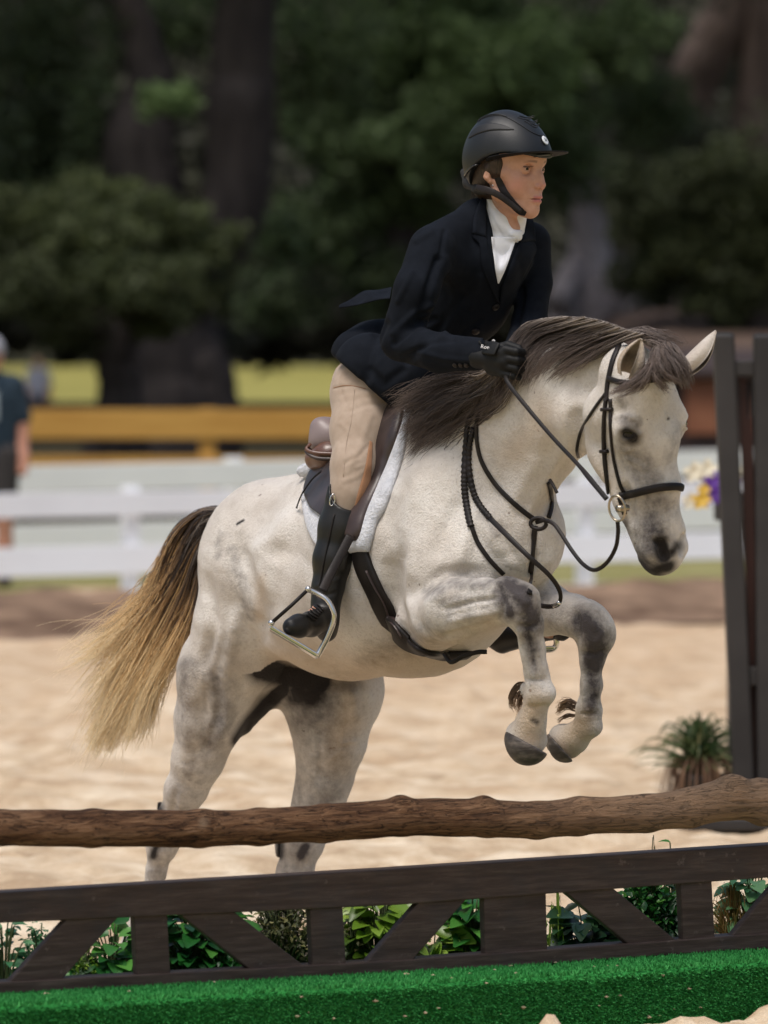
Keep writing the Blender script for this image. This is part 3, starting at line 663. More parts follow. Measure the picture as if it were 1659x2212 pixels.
# ------------------------------------------------------------------ wing standard, flower stand and potted plant at the right
m_wing = noisy('charcoal_paint', (.020, .018, .018), (.036, .032, .031), 3, .55, bump=.15, bd=.003, fine=40)
m_wingR = noisy('red_brown_paint', (.035, .014, .011), (.06, .024, .018), 3, .6)
def wing(label, D, posts, rails, feet, inner):
    root = empty('wing_standard', P(posts[0][2], gy(D), D), label, 'jump standard'); dy = np.array((0, .09, 0))
    for x0, y0, x1, y1, wpx in posts:
        a = P(x1, y1, D); b = P(x0, y0, D); wv = np.array((wpx/2/F*D, 0, 0)); MB().bar(a, b, wv, (0, .045, 0)).build('post', m_wing, root, bevel=.012, seg=3)
    for x0, x1, y0, y1 in rails: MB().prism([P(x0, y0, D+.0)-dy*.3, P(x1, y0, D)-dy*.3, P(x1, y1, D)-dy*.3, P(x0, y1, D)-dy*.3], dy*.6).build('rail', m_wing, root, bevel=.004)
    for x0, x1, y0, y1, yo in feet: MB().prism([P(x0, y0, D+yo)-dy, P(x1, y0, D+yo)-dy, P(x1, y1, D+yo)-dy, P(x0, y1, D+yo)-dy], dy*2).build('foot', m_wing, root, bevel=.01)
    for x0, y0, x1, y1, wpx in inner: MB().bar(P(x1, y1, D+.03), P(x0, y0, D+.03), (wpx/2/F*D, 0, 0), (0, .012, 0)).build('slat', m_wingR, root, bevel=.003)
    return root
wing('dark wing standard at the right edge with leaning left post', 18.2, [(1562, 720, 1610, 1785, 46), (1652, 722, 1660, 1785, 50), (1820, 780, 1830, 1785, 50)],
     [(1583, 1629, 779, 812), (1618, 1640, 1440, 1480), (1680, 1800, 900, 935), (1690, 1800, 1440, 1480)], [(1432, 1900, 1762, 1792, -.12)], [(1604, 815, 1634, 1690, 16), (1618, 900, 1642, 1690, 12), (1735, 815, 1742, 1690, 40)])
m_petW = mat('petal_cream', (.80, .74, .58), .6); m_petP = mat('petal_purple', (.13, .035, .36), .5); m_petY = mat('petal_yellow', (.72, .46, .06), .5)
fs = empty('flower_box', P(1580, gy(21), 21), 'flower box of purple, cream and yellow blooms behind the dark standard', 'flower box')
MB().box(*(P(1545, 0, 21)[0], P(1650, 0, 21)[0]), 20.9, 21.1, .94, 1.05).build('planter', m_wing, fs, bevel=.006)
MB().box(*(P(1572, 0, 21)[0], P(1606, 0, 21)[0]), 20.95, 21.05, 0, .94).build('pedestal', m_wing, fs, bevel=.006)
def bloom(x, y, D, r, m):
    c = P(x, y, D); R_ = r/F*D; mb = MB()
    for i in range(9):
        a = i*2*math.pi/9*1.9; d = np.array((math.cos(a), -.55+.3*(i % 2), math.sin(a))); v_, f_ = leafmesh(c, d, np.array((0, -1., .2)), R_*1.1, R_*.42, .3, 3); mb.add(v_, f_)
    part(mesh_obj('bloom', mb.v, mb.f, m), fs)
for x, y, r, m in ((1500, 1020, 22, m_petW), (1528, 1012, 20, m_petW), (1492, 1082, 18, m_petW), (1515, 1080, 20, m_petY), (1520, 1058, 14, m_petY), (1540, 1040, 22, m_petP), (1537, 1068, 22, m_petP), (1560, 1060, 22, m_petP),
                   (1618, 1020, 22, m_petW), (1626, 1042, 22, m_petP), (1638, 1055, 22, m_petP), (1632, 1080, 18, m_petY), (1650, 1030, 20, m_petW)): bloom(x, y, 20.9-.05*(r % 3), r, m)
pr = plant('bushy strap leaved plant with drying lower leaves in a dark pot beside the standard', 'potted plant', 1510, 1535, 210, 'tuft', mp_tuft, 300, .1, .0055, group=None, D=18.35, zb=.14, tone=.5)
for o_ in list(pr.children): o_.name = 'foliage'
pr.name = 'potted_plant'
cp = P(1515, gy(18.35), 18.35); tv = tube([cp+np.array((0, 0, z)) for z in (0, .01, .15, .17, .17, .15)], [.055, .07, .085, .09, .08, .078], 20); part(mesh_obj('pot', tv[0], tv[1], m_wing), pr)
V = []; Fc = []; T = []
for i in range(150):
    a = rng.random()*2*math.pi; r = .10+.05*rng.random(); b = cp+np.array((.03*math.cos(a), .03*math.sin(a), .19)); t1 = cp+np.array((r*math.cos(a), r*math.sin(a), .14+.05*rng.random())); t2 = cp+np.array((r*1.1*math.cos(a), r*1.1*math.sin(a), .02+.05*rng.random()))
    pts = catmull([b, (b+t1)/2+np.array((0, 0, .05)), t1, t2], 3); dd = np.gradient(pts, axis=0); s = np.cross(dd, (math.cos(a), math.sin(a), 0)); s /= np.linalg.norm(s, axis=1)[:, None]+1e-9; b0 = len(V)
    for j in range(len(pts)): V += [pts[j]-s[j]*.005*(1-j/len(pts)*.7), pts[j]+s[j]*.005*(1-j/len(pts)*.7)]
    Fc += [(b0+2*j, b0+2*j+1, b0+2*j+3, b0+2*j+2) for j in range(len(pts)-1)]; T += [.8+.2*rng.random()]*(2*len(pts))
m_dryleaf = plant_mat('withered_leaf', (.10, .05, .03), (.20, .11, .06), (.34, .20, .12), .7)
o = mesh_obj('withered_leaves', V, Fc, m_dryleaf); set_attr(o, 'leaf', np.array(T)[:, None]*rng.random((len(T), 1))); part(o, pr)

# ------------------------------------------------------------------ the horse
FWD = np.array((.53, -.85, 0)); FWD /= np.linalg.norm(FWD); LAT = np.array((-FWD[1]*-1, 0, 0))
LAT = np.array((-.85, -.53, 0)); LAT /= np.linalg.norm(LAT)          # towards the horse's right side (camera side)
def mid(x): return 13.5-.00182*(x-900)
def dl(x, l=0.0): return mid(x)-1.9*l
HB = Body(.0058)
K = .07
# trunk
HB.chain([(612, 1232, mid(600), 184), (760, 1250, mid(760), 204), (890, 1228, mid(890), 222), (1000, 1170, mid(1000), 200)], k=K)
HB.chain([(590, 1180, dl(590, .06), 140)], k=K); HB.chain([(560, 1150, mid(560), 92)], k=K)
HB.chain([(700, 1130, mid(690), 110), (900, 1010, mid(900), 120), (960, 985, mid(950), 110)], k=K)
HB.chain([(1120, 1130, mid(1120), 92)], k=.09); HB.chain([(1125, 1190, mid(1120)-.02, 80)], k=.08)
# near shoulder and upper arm
HB.chain([(985, 1080, dl(985, .08), 120), (985, 1230, dl(985, .11), 110), (930, 1325, dl(930, .12), 72)], k=.06)
# neck
NF = (LAT, .62)
HB.chain([(985, 1035, mid(985), 190), (1135, 912, mid(1135), 145), (1245, 850, mid(1245), 112), (1330, 815, mid(1330)+.02, 78)], k=.05, flat=NF)
HB.chain([(1180, 1000, mid(1180)-.02, 34), (1110, 1130, mid(1110)-.08, 34)], k=.05)
HB.chain([(1262, 905, mid(1262)-.06, 62)], k=.05)
# near hind leg
HB.chain([(560, 1240, dl(560, .09), 122), (532, 1340, dl(532, .11), 104), (476, 1455, dl(476, .13), 90), (452, 1555, dl(452, .14), 70), (427, 1640, dl(427, .15), 52), (402, 1705, dl(402, .15), 40), (372, 1775, dl(372, .15), 34), (350, 1825, dl(360, .15), 30), (337, 1885, dl(345, .15), 17.5), (318, 1965, dl(330, .15), 17), (303, 2000, dl(320, .15), 22), (290, 2030, dl(312, .15), 20), (284, 2052, dl(308, .15), 28)], k=.035)
HB.chain([(346, 1738, dl(352, .15)+.02, 9), (352, 1800, dl(352, .15)+.02, 12)], k=.02)
HB.chain([(560, 1440, dl(560, .08), 36), (520, 1380, dl(520, .12), 60)], k=.05)
# far hind leg
HB.chain([(690, 1370, dl(690, -.12), 120), (712, 1500, dl(712, -.14), 104), (713, 1600, dl(713, -.15), 74), (701, 1680, dl(701, -.15), 56), (686, 1735, dl(690, -.15), 50), (655, 1815, dl(675, -.15), 40), (635, 1885, dl(665, -.15), 34), (622, 1950, dl(655, -.15), 24), (612, 2000, dl(648, -.15), 27), (604, 2045, dl(642, -.15), 30)], k=.035)
HB.chain([(740, 1490, dl(740, -.17), 78)], k=.05); HB.chain([(605, 1800, dl(640, -.15)+.04, 12), (608, 1840, dl(640, -.15)+.03, 14)], k=.02)
# groin, sheath, inner thigh
HB.chain([(600, 1400, mid(610)+.10, 66), (665, 1420, mid(655)+.08, 60)], k=.025); HB.chain([(560, 1505, dl(545, .03), 40), (525, 1560, dl(515, .06), 22)], k=.04)
HB.chain([(615, 1470, mid(620)+.05, 38), (650, 1478, mid(655)+.05, 26)], k=.05)
# near fore leg: forearm, knee, cannon, fetlock, pastern
NFd = 12.84
HB.chain([(925, 1335, dl(940, .12), 76), (985, 1318, 12.90, 68), (1045, 1305, 12.83, 52), (1100, 1296, 12.78, 43), (1122, 1308, 12.77, 42), (1142, 1348, 12.775, 30), (1150, 1400, 12.79, 24), (1158, 1450, 12.80, 25)], k=.022)
HB.chain([(1095, 1272, 12.77, 26), (1133, 1290, 12.76, 26), (1150, 1335, 12.765, 14)], k=.02)
HB.chain([(1158, 1450, 12.80, 25), (1164, 1494, 12.80, 34)], k=.02); HB.chain([(1178, 1496, 12.79, 20)], k=.015); HB.chain([(1140, 1490, 12.84, 20)], k=.02)
HB.chain([(1160, 1515, 12.81, 27), (1147, 1560, 12.83, 31), (1140, 1592, 12.85, 44)], k=.016); HB.chain([(1122, 1585, 12.88, 27)], k=.02)
# far fore leg
HB.chain([(1090, 1270, dl(1120, -.12), 78), (1175, 1315, 13.12, 56), (1240, 1330, 13.04, 42), (1278, 1348, 13.01, 40), (1287, 1375, 13.01, 38), (1279, 1420, 13.02, 25), (1277, 1480, 13.03, 21), (1273, 1530, 13.04, 25)], k=.022)
HB.chain([(1270, 1320, 13.0, 22), (1300, 1352, 12.99, 20)], k=.02)
HB.chain([(1270, 1535, 13.04, 28), (1272, 1565, 13.05, 29)], k=.015); HB.chain([(1284, 1572, 13.04, 15)], k=.012)
HB.chain([(1262, 1570, 13.06, 26), (1240, 1595, 13.08, 30), (1228, 1600, 13.09, 38)], k=.016); HB.chain([(1210, 1592, 13.12, 25)], k=.02)
# elbow hollow and flank details, small muscles
HB.chain([(905, 1395, dl(905, .12), 24)], k=.04)
HB.chain([(870, 1360, dl(880, .03), 60)], k=.05)
# head, in its own frame (u down the nose, v out of the forehead, w to its left)
HC = P(1430, 918, 12.55); wv = np.array((.82, .56, .15)); wv /= np.linalg.norm(wv); uv = np.array((-.055, -.05, -1.)); uv -= (uv@wv)*wv; uv /= np.linalg.norm(uv); vv_ = np.cross(uv, wv)
if vv_[1] > 0: vv_ = -vv_
def hp(u, v, w_): return HC+uv*u+vv_*v+wv*w_
def hd(nodes, k=.015, op='add', M=None, msc=1, smax=1, mir=False):
    for sg in ((1, -1) if mir else (1,)):
        if len(nodes) == 1: n0 = nodes[0]; HB.prim(hp(n0[0], n0[1], sg*n0[2]), hp(n0[0], n0[1], sg*n0[2]), n0[3], n0[3], k, op, M, msc, smax)
        for a, b in zip(nodes, nodes[1:]): HB.prim(hp(a[0], a[1], sg*a[2]), hp(b[0], b[1], sg*b[2]), a[3], b[3], k, op, M, msc, smax)
hd([(-.115, -.10, 0, .072), (-.05, -.085, 0, .088)], .03)
hd([(-.085, -.045, .02, .052), (-.02, -.045, .052, .042), (.02, -.055, .056, .036)], .025, mir=True)
hd([(-.05, -.03, 0, .045), (.03, -.035, 0, .05), (.14, -.04, 0, .042), (.24, -.042, 0, .034)], .03)
hd([(.03, -.085, .038, .042), (.13, -.08, .030, .038), (.22, -.072, .020, .036)], .03, mir=True)
hd([(-.014, -.034, .066, .022), (.012, -.040, .070, .020)], .016, mir=True)            # brow and orbit
M2 = np.eye(3)+(1/.55-1)*np.outer(wv, wv)
hd([(.035, -.175, .028, .078)], .03, M=M2, msc=.55, mir=True)
hd([(-.03, -.15, .02, .07)], .03, mir=True)
hd([(.08, -.15, .030, .045), (.17, -.115, .022, .040), (.25, -.095, .012, .034)], .03, mir=True)
hd([(.24, -.062, 0, .050), (.285, -.064, 0, .050), (.305, -.07, 0, .042)], .025)
hd([(.255, -.045, .030, .022), (.285, -.042, .033, .024)], .018, mir=True)              # nostril wings
hd([(.312, -.058, .012, .026)], .018, mir=True)
hd([(.302, -.105, 0, .030)], .012); hd([(.25, -.105, 0, .03)], .02)
hd([(.30, -.093, .030, .006), (.265, -.085, .042, .006), (.235, -.08, .046, .004)], .006, 'sub', mir=True)    # mouth line
hd([(.262, -.030, .040, .007), (.272, -.016, .030, .013), (.296, -.020, .026, .013)], .008, 'sub', mir=True)       # nostril
hd([(.006, -.016, .088, .017)], .006, 'sub', mir=True)
EC = (.006, -.031, .069); OUT = (.5, .866); TAN = (.866, -.5)
def lid(o_, t_, u_, r_): return (EC[0]+u_, EC[1]+OUT[0]*o_+TAN[0]*t_, EC[2]+OUT[1]*o_+TAN[1]*t_, r_)
hd([lid(.012, -.026, .003, .006), lid(.021, -.010, -.013, .0075), lid(.021, .010, -.013, .0075), lid(.012, .026, .004, .005)], .006, mir=True)
hd([lid(.012, -.025, .004, .004), lid(.019, 0, .0155, .005), lid(.012, .025, .005, .004)], .005, mir=True)                                 # eye socket
hd([(.07, -.085, .090, .018), (.15, -.082, .070, .014), (.2, -.08, .062, .01)], .025, 'sub', mir=True)
hd([(-.02, -.245, .06, .02), (.07, -.27, .05, .02)], .03, 'sub', mir=True)         # hollow under the face crest
hd([(-.045, -.04, .088, .020)], .03, 'sub', mir=True)                                   # hollow above the eye
V, Q = HB.mesh(2)
N = normals(V, Q)
# sculpted strokes: (points, radius px, millimetres, distance range)
STR = [([(1070, 1255), (1088, 1295), (1082, 1345)], 11, -5, (12, 13)), ([(1112, 1348), (1140, 1356), (1168, 1346)], 10, -5, (12, 13)), ([(1130, 1466), (1155, 1470), (1184, 1466)], 9, -4, (12, 13)), ([(1136, 1526), (1160, 1530), (1188, 1522)], 9, -4, (12, 13)), ([(1108, 1275), (1128, 1300), (1128, 1330)], 10, 5, (12, 13)),
       ([(1240, 1312), (1250, 1350), (1254, 1392)], 11, -5, (12, 13.3)), ([(1256, 1408), (1284, 1414), (1314, 1404)], 10, -5, (12, 13.3)), ([(1250, 1540), (1272, 1544), (1298, 1538)], 8, -4, (12, 13.3)), ([(1278, 1340), (1296, 1370), (1290, 1395)], 11, 5, (12, 13.3)),
       ([(462, 1440), (476, 1530), (448, 1630)], 18, -8, (13, 14.5)), ([(448, 1230), (462, 1340), (440, 1450)], 20, -9, (13, 14.5)), ([(520, 1300), (500, 1400), (470, 1500)], 22, 6, (13, 14.5)), ([(560, 1180), (640, 1200), (700, 1260)], 34, -5, (13, 14.5)), ([(1010, 1060), (960, 1140), (930, 1220)], 30, -6, (12, 14)), ([(1050, 1080), (1010, 1160), (980, 1240)], 26, 6, (12, 14)), ([(880, 1290), (900, 1350), (940, 1400)], 16, 6, (12, 13.4)),
       ([(1238, 985), (1195, 1060), (1150, 1150)], 26, -10, (12.4, 13.4)), ([(1215, 930), (1150, 1040), (1080, 1150)], 34, -7, (12.4, 13.4)), ([(1190, 960), (1130, 1060), (1060, 1180)], 30, 6, (12.4, 13.4)),
       ([(1060, 1236), (960, 1236), (890, 1300)], 22, -7, (12, 13.6)), ([(1090, 1258), (1000, 1262), (910, 1310)], 20, 5, (12, 13.6)), ([(1085, 1290), (1020, 1300), (950, 1320)], 10, -6, (12, 13.3)), ([(1090, 1318), (1020, 1330), (960, 1345)], 14, 5, (12, 13.3)),
       ([(1080, 1340), (1010, 1362), (940, 1380)], 12, -5, (12, 13.3)), ([(870, 1140), (852, 1220), (850, 1300), (868, 1370), (905, 1425)], 30, -14, (12, 14)), ([(885, 1000), (845, 1120), (838, 1200)], 26, -6, (12.5, 14)),
       ([(505, 1150), (530, 1230), (560, 1320), (570, 1400)], 30, -9, (13, 14.5)), ([(470, 1180), (490, 1300), (520, 1400)], 34, 7, (13, 14.5)), ([(650, 1120), (600, 1240), (580, 1360)], 40, -8, (13, 14.5)), ([(540, 1200), (590, 1170), (640, 1100)], 30, 6, (13, 14.5)),
       ([(445, 1470), (440, 1560), (445, 1640)], 20, -7, (13, 14.5)), ([(410, 1480), (405, 1570), (402, 1650)], 22, 5, (13, 14.5)), ([(500, 1420), (490, 1520), (470, 1600)], 30, 6, (13, 14.5)), ([(380, 1700), (372, 1770)], 12, -5, (13, 14.5)),
       ([(745, 1560), (735, 1620), (700, 1650)], 7, 3.5, (13, 14.6)), ([(775, 1600), (730, 1605)], 6, 3, (13, 14.6)), ([(690, 1560), (692, 1640), (690, 1700)], 14, -6, (13, 14.6)), ([(760, 1480), (765, 1560)], 24, 6, (13, 14.6)),
       ([(700, 1380), (790, 1420), (880, 1420)], 40, -5, (13, 14)), ([(690, 1440), (600, 1405), (560, 1385)], 22, 6, (13, 14.6)),
       ([(1118, 1330), (1128, 1400), (1140, 1455)], 8, 5, (12, 13)), ([(1150, 1345), (1160, 1400), (1170, 1450)], 7, 2.5, (12, 13)), ([(1138, 1345), (1146, 1400), (1156, 1450)], 6, -5, (12, 13)), ([(1120, 1280), (1140, 1310)], 14, 4, (12, 13)),
       ([(1258, 1420), (1262, 1480), (1262, 1530)], 7, 4, (12, 13.3)), ([(1292, 1420), (1292, 1480), (1290, 1530)], 7, 2.5, (12, 13.3)), ([(1275, 1420), (1277, 1520)], 6, -3, (12, 13.3)),
       ([(1330, 960), (1340, 1010), (1352, 1060)], 14, 3, (12, 13)), ([(1370, 1010), (1390, 1080), (1400, 1140)], 12, -3, (12, 13)), ([(1345, 985), (1375, 1000), (1400, 1020)], 10, 3, (12, 13)), ([(1440, 1010), (1432, 1100), (1432, 1150)], 18, 2.5, (12, 13)), ([(1280, 960), (1290, 1010), (1320, 1050)], 16, 3, (12, 13)),
       ([(1085, 1205), (1060, 1160), (1040, 1110)], 24, 5, (12, 13.6)), ([(1120, 1220), (1085, 1160), (1075, 1120)], 18, -6, (12, 13.6)), ([(1190, 1120), (1200, 1180), (1180, 1240)], 20, 5, (12, 13.6)), ([(1150, 1130), (1160, 1200), (1140, 1250)], 14, -7, (12, 13.6)),
       ([(1345, 975), (1368, 968)], 6, 3, (12, 13)), ([(1325, 905), (1345, 898), (1378, 905)], 8, 4, (12, 13))]
nz_ = lambda s, k: vnoise(V[:, 0]+V[:, 1]*.7, V[:, 2]-V[:, 1]*.35, s, k)
V = V+N*(.0045*nz_(.075, 61)+.0028*nz_(.035, 62)+.0014*nz_(.017, 63))[:, None]
for pts, rad, mm, dr in STR: V = V+N*(stroke_w(V, N, pts, rad, dr, taper=len(pts) > 1)*mm*1.5/1000)[:, None]
N = normals(V, Q)
m_coat = mat('grey_coat', (.7, .64, .56), .62, spec=.25); q = NT(m_coat); v = q.coord()
at = q.attr('coat'); sp_ = q.n('ShaderNodeSeparateColor'); q.l(at.outputs['Color'], sp_.inputs[0])
nb = q.noise(v, 7, 5, .6); ns = q.noise(v, 38, 5, .65); nf = q.noise(v, 190, 4, .6)
vm = q.n('ShaderNodeMapping'); q.l(v, vm.inputs[0]); vm.inputs['Scale'].default_value = (1, 1, .35); hair = q.noise(vm.outputs[0], 420, 3, .7)
c = q.ramp(nb, [(.30, (.56, .50, .44)), (.5, (.69, .635, .575)), (.72, (.79, .75, .70))])
fleck = q.math('MULTIPLY', q.ramp(q.noise(v, 120, 4, .7), [(.50, (0, 0, 0)), (.68, (1, 1, 1))]), q.math('MULTIPLY', nb, .62)); c = q.mix(fleck, c, (.36, .29, .24))
fl2 = q.ramp(q.noise(v, 46, 2, .5), [(.74, (0, 0, 0)), (.78, (1, 1, 1))]); c = q.mix(q.math('MULTIPLY', fl2, .8), c, (.20, .14, .12))
grey = q.math('MULTIPLY', q.math('ADD', sp_.outputs[0], q.math('MULTIPLY', q.math('SUBTRACT', ns, .5), 1.3)), 1.0, clamp=True); grey = q.math('MULTIPLY', grey, q.math('MINIMUM', q.math('MULTIPLY', sp_.outputs[0], 4), 1), clamp=True)
c = q.mix(grey, c, (.070, .060, .061))
c = q.mix(sp_.outputs[2], c, (.55, .36, .18))
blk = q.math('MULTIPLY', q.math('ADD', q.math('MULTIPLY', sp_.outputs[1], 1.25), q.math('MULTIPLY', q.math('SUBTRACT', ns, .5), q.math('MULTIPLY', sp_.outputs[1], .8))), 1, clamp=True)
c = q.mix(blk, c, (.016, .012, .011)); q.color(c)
q.normal(q.bump(q.math('ADD', hair, nf), .7, .005))
q.b.inputs['Sheen Weight'].default_value = .08; q.b.inputs['Sheen Roughness'].default_value = .4
coat = np.zeros((len(V), 3))
def dab(ch, pts, rad, wt, dr=(12, 15), front=False):
    w_ = stroke_w(V, N, pts, rad, dr, front)*wt; coat[:, ch] = np.maximum(coat[:, ch], w_)
GREY = [([(1095, 1262), (1130, 1290), (1150, 1345)], 56, 1.15, (12, 13)), ([(1080, 1280), (1100, 1325)], 40, .95, (12, 13)), ([(1135, 1350), (1150, 1400)], 30, 1.0, (12, 13)), ([(1145, 1400), (1155, 1450)], 22, .7, (12, 13)), ([(1060, 1260), (980, 1262), (930, 1280)], 36, .55, (12, 13.3)), ([(1050, 1290), (960, 1300)], 40, .35, (12, 13.3)),
        ([(1265, 1345), (1290, 1380), (1285, 1430)], 58, 1.25, (12.5, 13.4)), ([(1275, 1430), (1283, 1480), (1276, 1540)], 34, 1.0, (12.5, 13.4)), ([(1230, 1345), (1200, 1330)], 50, .4, (12.5, 13.4)), ([(1255, 1560), (1275, 1575)], 30, .45, (12.5, 13.4)),
        ([(465, 1470), (480, 1540), (455, 1600)], 50, .62, (13, 15)), ([(405, 1440), (400, 1500), (410, 1600)], 46, .5, (13, 15)), ([(500, 1390), (440, 1450)], 70, .22, (13, 15)), ([(415, 1640), (400, 1700)], 36, .4, (13, 15)), ([(500, 1190), (520, 1260), (540, 1330)], 30, .35, (13, 15)),
        ([(480, 1150), (470, 1200)], 20, .3, (13, 15)), ([(650, 1850), (660, 1830)], 22, 1.2, (13, 15)), ([(340, 1850), (350, 1900)], 26, .5, (13, 15)), ([(700, 1560), (730, 1640), (700, 1730)], 66, .45, (13, 15)),
        ([(1380, 1000), (1410, 1060), (1430, 1100)], 60, .55, (12, 13)), ([(1350, 960), (1370, 1010)], 36, .55, (12, 13)), ([(1410, 1120), (1420, 1180)], 62, .8, (12, 13)), ([(1345, 905), (1375, 915)], 24, .7, (12, 13)), ([(1345, 870), (1335, 850)], 26, .4, (12, 13)), ([(1400, 1150), (1405, 1230)], 70, .8, (12, 13)), ([(1400, 1060), (1410, 1180)], 62, .5, (12, 13)), ([(1470, 930), (1440, 1000)], 34, .3, (12, 13)),
        ([(800, 1420), (860, 1400), (930, 1370)], 60, .42, (12, 15)), ([(470, 1480), (440, 1620), (380, 1760)], 90, .28, (13, 15)), ([(720, 1500), (700, 1640), (640, 1860)], 110, .30, (13, 15)), ([(680, 1520), (720, 1540)], 110, .5, (13.9, 15)), ([(960, 1330), (1060, 1310)], 70, .28, (12, 13.4)), ([(1150, 1380), (1160, 1480)], 40, .35, (12, 13)), ([(1180, 1330), (1280, 1360), (1275, 1560)], 60, .35, (12.5, 13.4)), ([(360, 1760), (335, 1900), (300, 2010)], 50, .4, (13, 15)), ([(640, 1800), (620, 1960)], 60, .4, (13, 15)), ([(1090, 1120), (1150, 1200), (1180, 1240)], 60, .18, (12, 13.6)), ([(520, 1170), (500, 1260)], 50, .16, (13, 15)), ([(1060, 1000), (1150, 900)], 60, .12, (12, 14)), ([(1040, 1110), (1070, 1150)], 26, .4, (12, 13.5)), ([(1160, 1350), (1250, 1370)], 30, .3, (12, 13.4)), ([(1165, 1290), (1150, 1340)], 40, .5, (12.9, 13.4))]  # broad dabs also paint underside shade on belly, thighs and lower legs
for pts, rad, wt, dr in GREY: dab(0, pts, rad, wt, dr)
BLK = [(([PX(hp(.268, -.02, -.033)), PX(hp(.298, -.02, -.026))]), 30, 1.2, (12, 13)), ([PX(hp(EC[0], EC[1]+.01, -EC[2]-.018)), PX(hp(EC[0]+.01, EC[1]+.02, -EC[2]-.008))], 30, 1.0, (12, 12.62)), ([(1360, 1195), (1400, 1240), (1445, 1222)], 28, .9, (12, 13)), ([(1450, 1195), (1462, 1180)], 22, .8, (12, 13)), ([(1348, 1130), (1352, 1190)], 20, .7, (12, 13)),
       ([(565, 1445), (620, 1460), (690, 1475)], 52, 1.2, (13.9, 14.6)), ([(612, 1490), (576, 1522), (545, 1560), (518, 1600)], 30, 1.3, (13.95, 14.6)), ([(640, 1500), (680, 1505)], 60, .9, (13.9, 14.6)), ([(342, 1735), (350, 1790), (330, 1850)], 15, .9, (13, 15)), ([(606, 1790), (604, 1850)], 16, .9, (13, 15)),  # groin and inner-thigh dabs: dark skin with shade painted in
       ([(760, 1475), (700, 1480)], 40, .5, (13.85, 14.6)), ([(690, 1510), (660, 1560)], 70, .4, (13.8, 14.6)),  # fade of the painted inner-thigh shade on the far leg
       ([(512, 1132), (526, 1124)], 4, 1.2, (13, 15)), ([(1443, 903), (1444, 905)], 5, .9, (12, 13)), ([(788, 1240), (790, 1250)], 3, .7, (12, 15)), ([(1150, 1555), (1160, 1560)], 10, .7, (12, 13))]
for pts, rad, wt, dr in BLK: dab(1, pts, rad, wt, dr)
for pts, rad, wt, dr in [([(1150, 1530), (1140, 1590)], 60, .62, (12, 13)), ([(1250, 1570), (1225, 1610)], 60, .6, (12.5, 13.4)), ([(960, 1430), (860, 1440), (760, 1450), (620, 1410)], 80, .42, (12, 15)), ([(430, 1500), (420, 1640)], 60, .14, (13, 15)), ([(760, 1520), (730, 1640)], 60, .3, (13, 15)), ([(1280, 1000), (1310, 1050)], 40, .2, (12, 13)), ([(1060, 1350), (960, 1390)], 40, .35, (12, 13.5)), ([(1150, 1490), (1180, 1510)], 22, .25, (12, 13)), ([(565, 1250), (560, 1330)], 22, .3, (13, 15)), ([(1180, 890), (1110, 980)], 60, .25, (12, 14)), ([(1000, 1370), (920, 1390)], 34, .3, (12, 14))]: dab(2, pts, rad, wt, dr)  # tan dabs; the belly one paints warm bounce and shade into the coat
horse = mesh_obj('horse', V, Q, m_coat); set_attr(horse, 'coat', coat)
tag(horse, 'dappled light grey horse jumping the log with dark knees and a blond tipped tail', 'horse')
HV, HQ = V, Q; HBV = bvh_of(V, Q)
OBST = [HBV]
# hooves
m_hoof = mat('hoof_horn', (.06, .05, .045), .55, spec=.4); q = NT(m_hoof); v = q.coord(); vm = q.n('ShaderNodeMapping'); q.l(v, vm.inputs[0]); vm.inputs['Scale'].default_value = (1, 1, 3)
c = q.ramp(q.noise(vm.outputs[0], 16, 5, .6), [(.35, (.035, .028, .026)), (.5, (.085, .07, .06)), (.66, (.20, .165, .14))]); q.color(c); q.normal(q.bump(q.noise(vm.outputs[0], 60, 4), .4, .004))
def hoof(nodes, p0, p1, D, k=.01):
    b = Body(.003); b.chain(nodes, k=k); a = P(*p0, D); c_ = P(*p1, D); view = a-np.array((0, 0, CAMH)); n = np.cross(c_-a, view)
    if n[2] < 0: n = -n
    b.plane(a, n, .004); V, Q = b.mesh(2); o = mesh_obj('hoof', V, Q, m_hoof); part(o, horse); return o
hoof([(1122, 1594, 12.86, 32), (1138, 1604, 12.845, 47), (1142, 1608, 12.84, 45)], (1092, 1578), (1186, 1630), 12.85)
hoof([(1208, 1602, 13.11, 30), (1222, 1606, 13.08, 42)], (1180, 1578), (1246, 1652), 13.08)
hoof([(282, 2056, dl(308, .15), 31), (272, 2076, dl(306, .15)-.05, 36), (290, 2076, dl(306, .15), 34)], (240, 2058), (330, 2056), dl(306, .15))
hoof([(602, 2048, dl(640, -.15), 32), (596, 2062, dl(640, -.15)-.05, 36)], (560, 2046), (650, 2046), dl(640, -.15))
# eye
m_eye = mat('dark_eye', (.006, .004, .004), .12, spec=.35)
def ball(name, c, r, m, root, seg=20, squash=None):
    V = []; Fc = []
    for i in range(seg+1):
        t = math.pi*i/seg
        for j in range(seg): a = 2*math.pi*j/seg; V.append(np.array((math.sin(t)*math.cos(a), math.sin(t)*math.sin(a), math.cos(t)))*r*(squash if squash is not None else 1)+c)
    for i in range(seg):
        for j in range(seg): Fc.append((i*seg+j, i*seg+(j+1) % seg, (i+1)*seg+(j+1) % seg, (i+1)*seg+j))
    o = mesh_obj(name, V, Fc, m); part(o, root) if root is not None else None; return o
for sg in (1, -1): ball('eye', hp(EC[0], EC[1], sg*EC[2]), .0215, m_eye, horse)
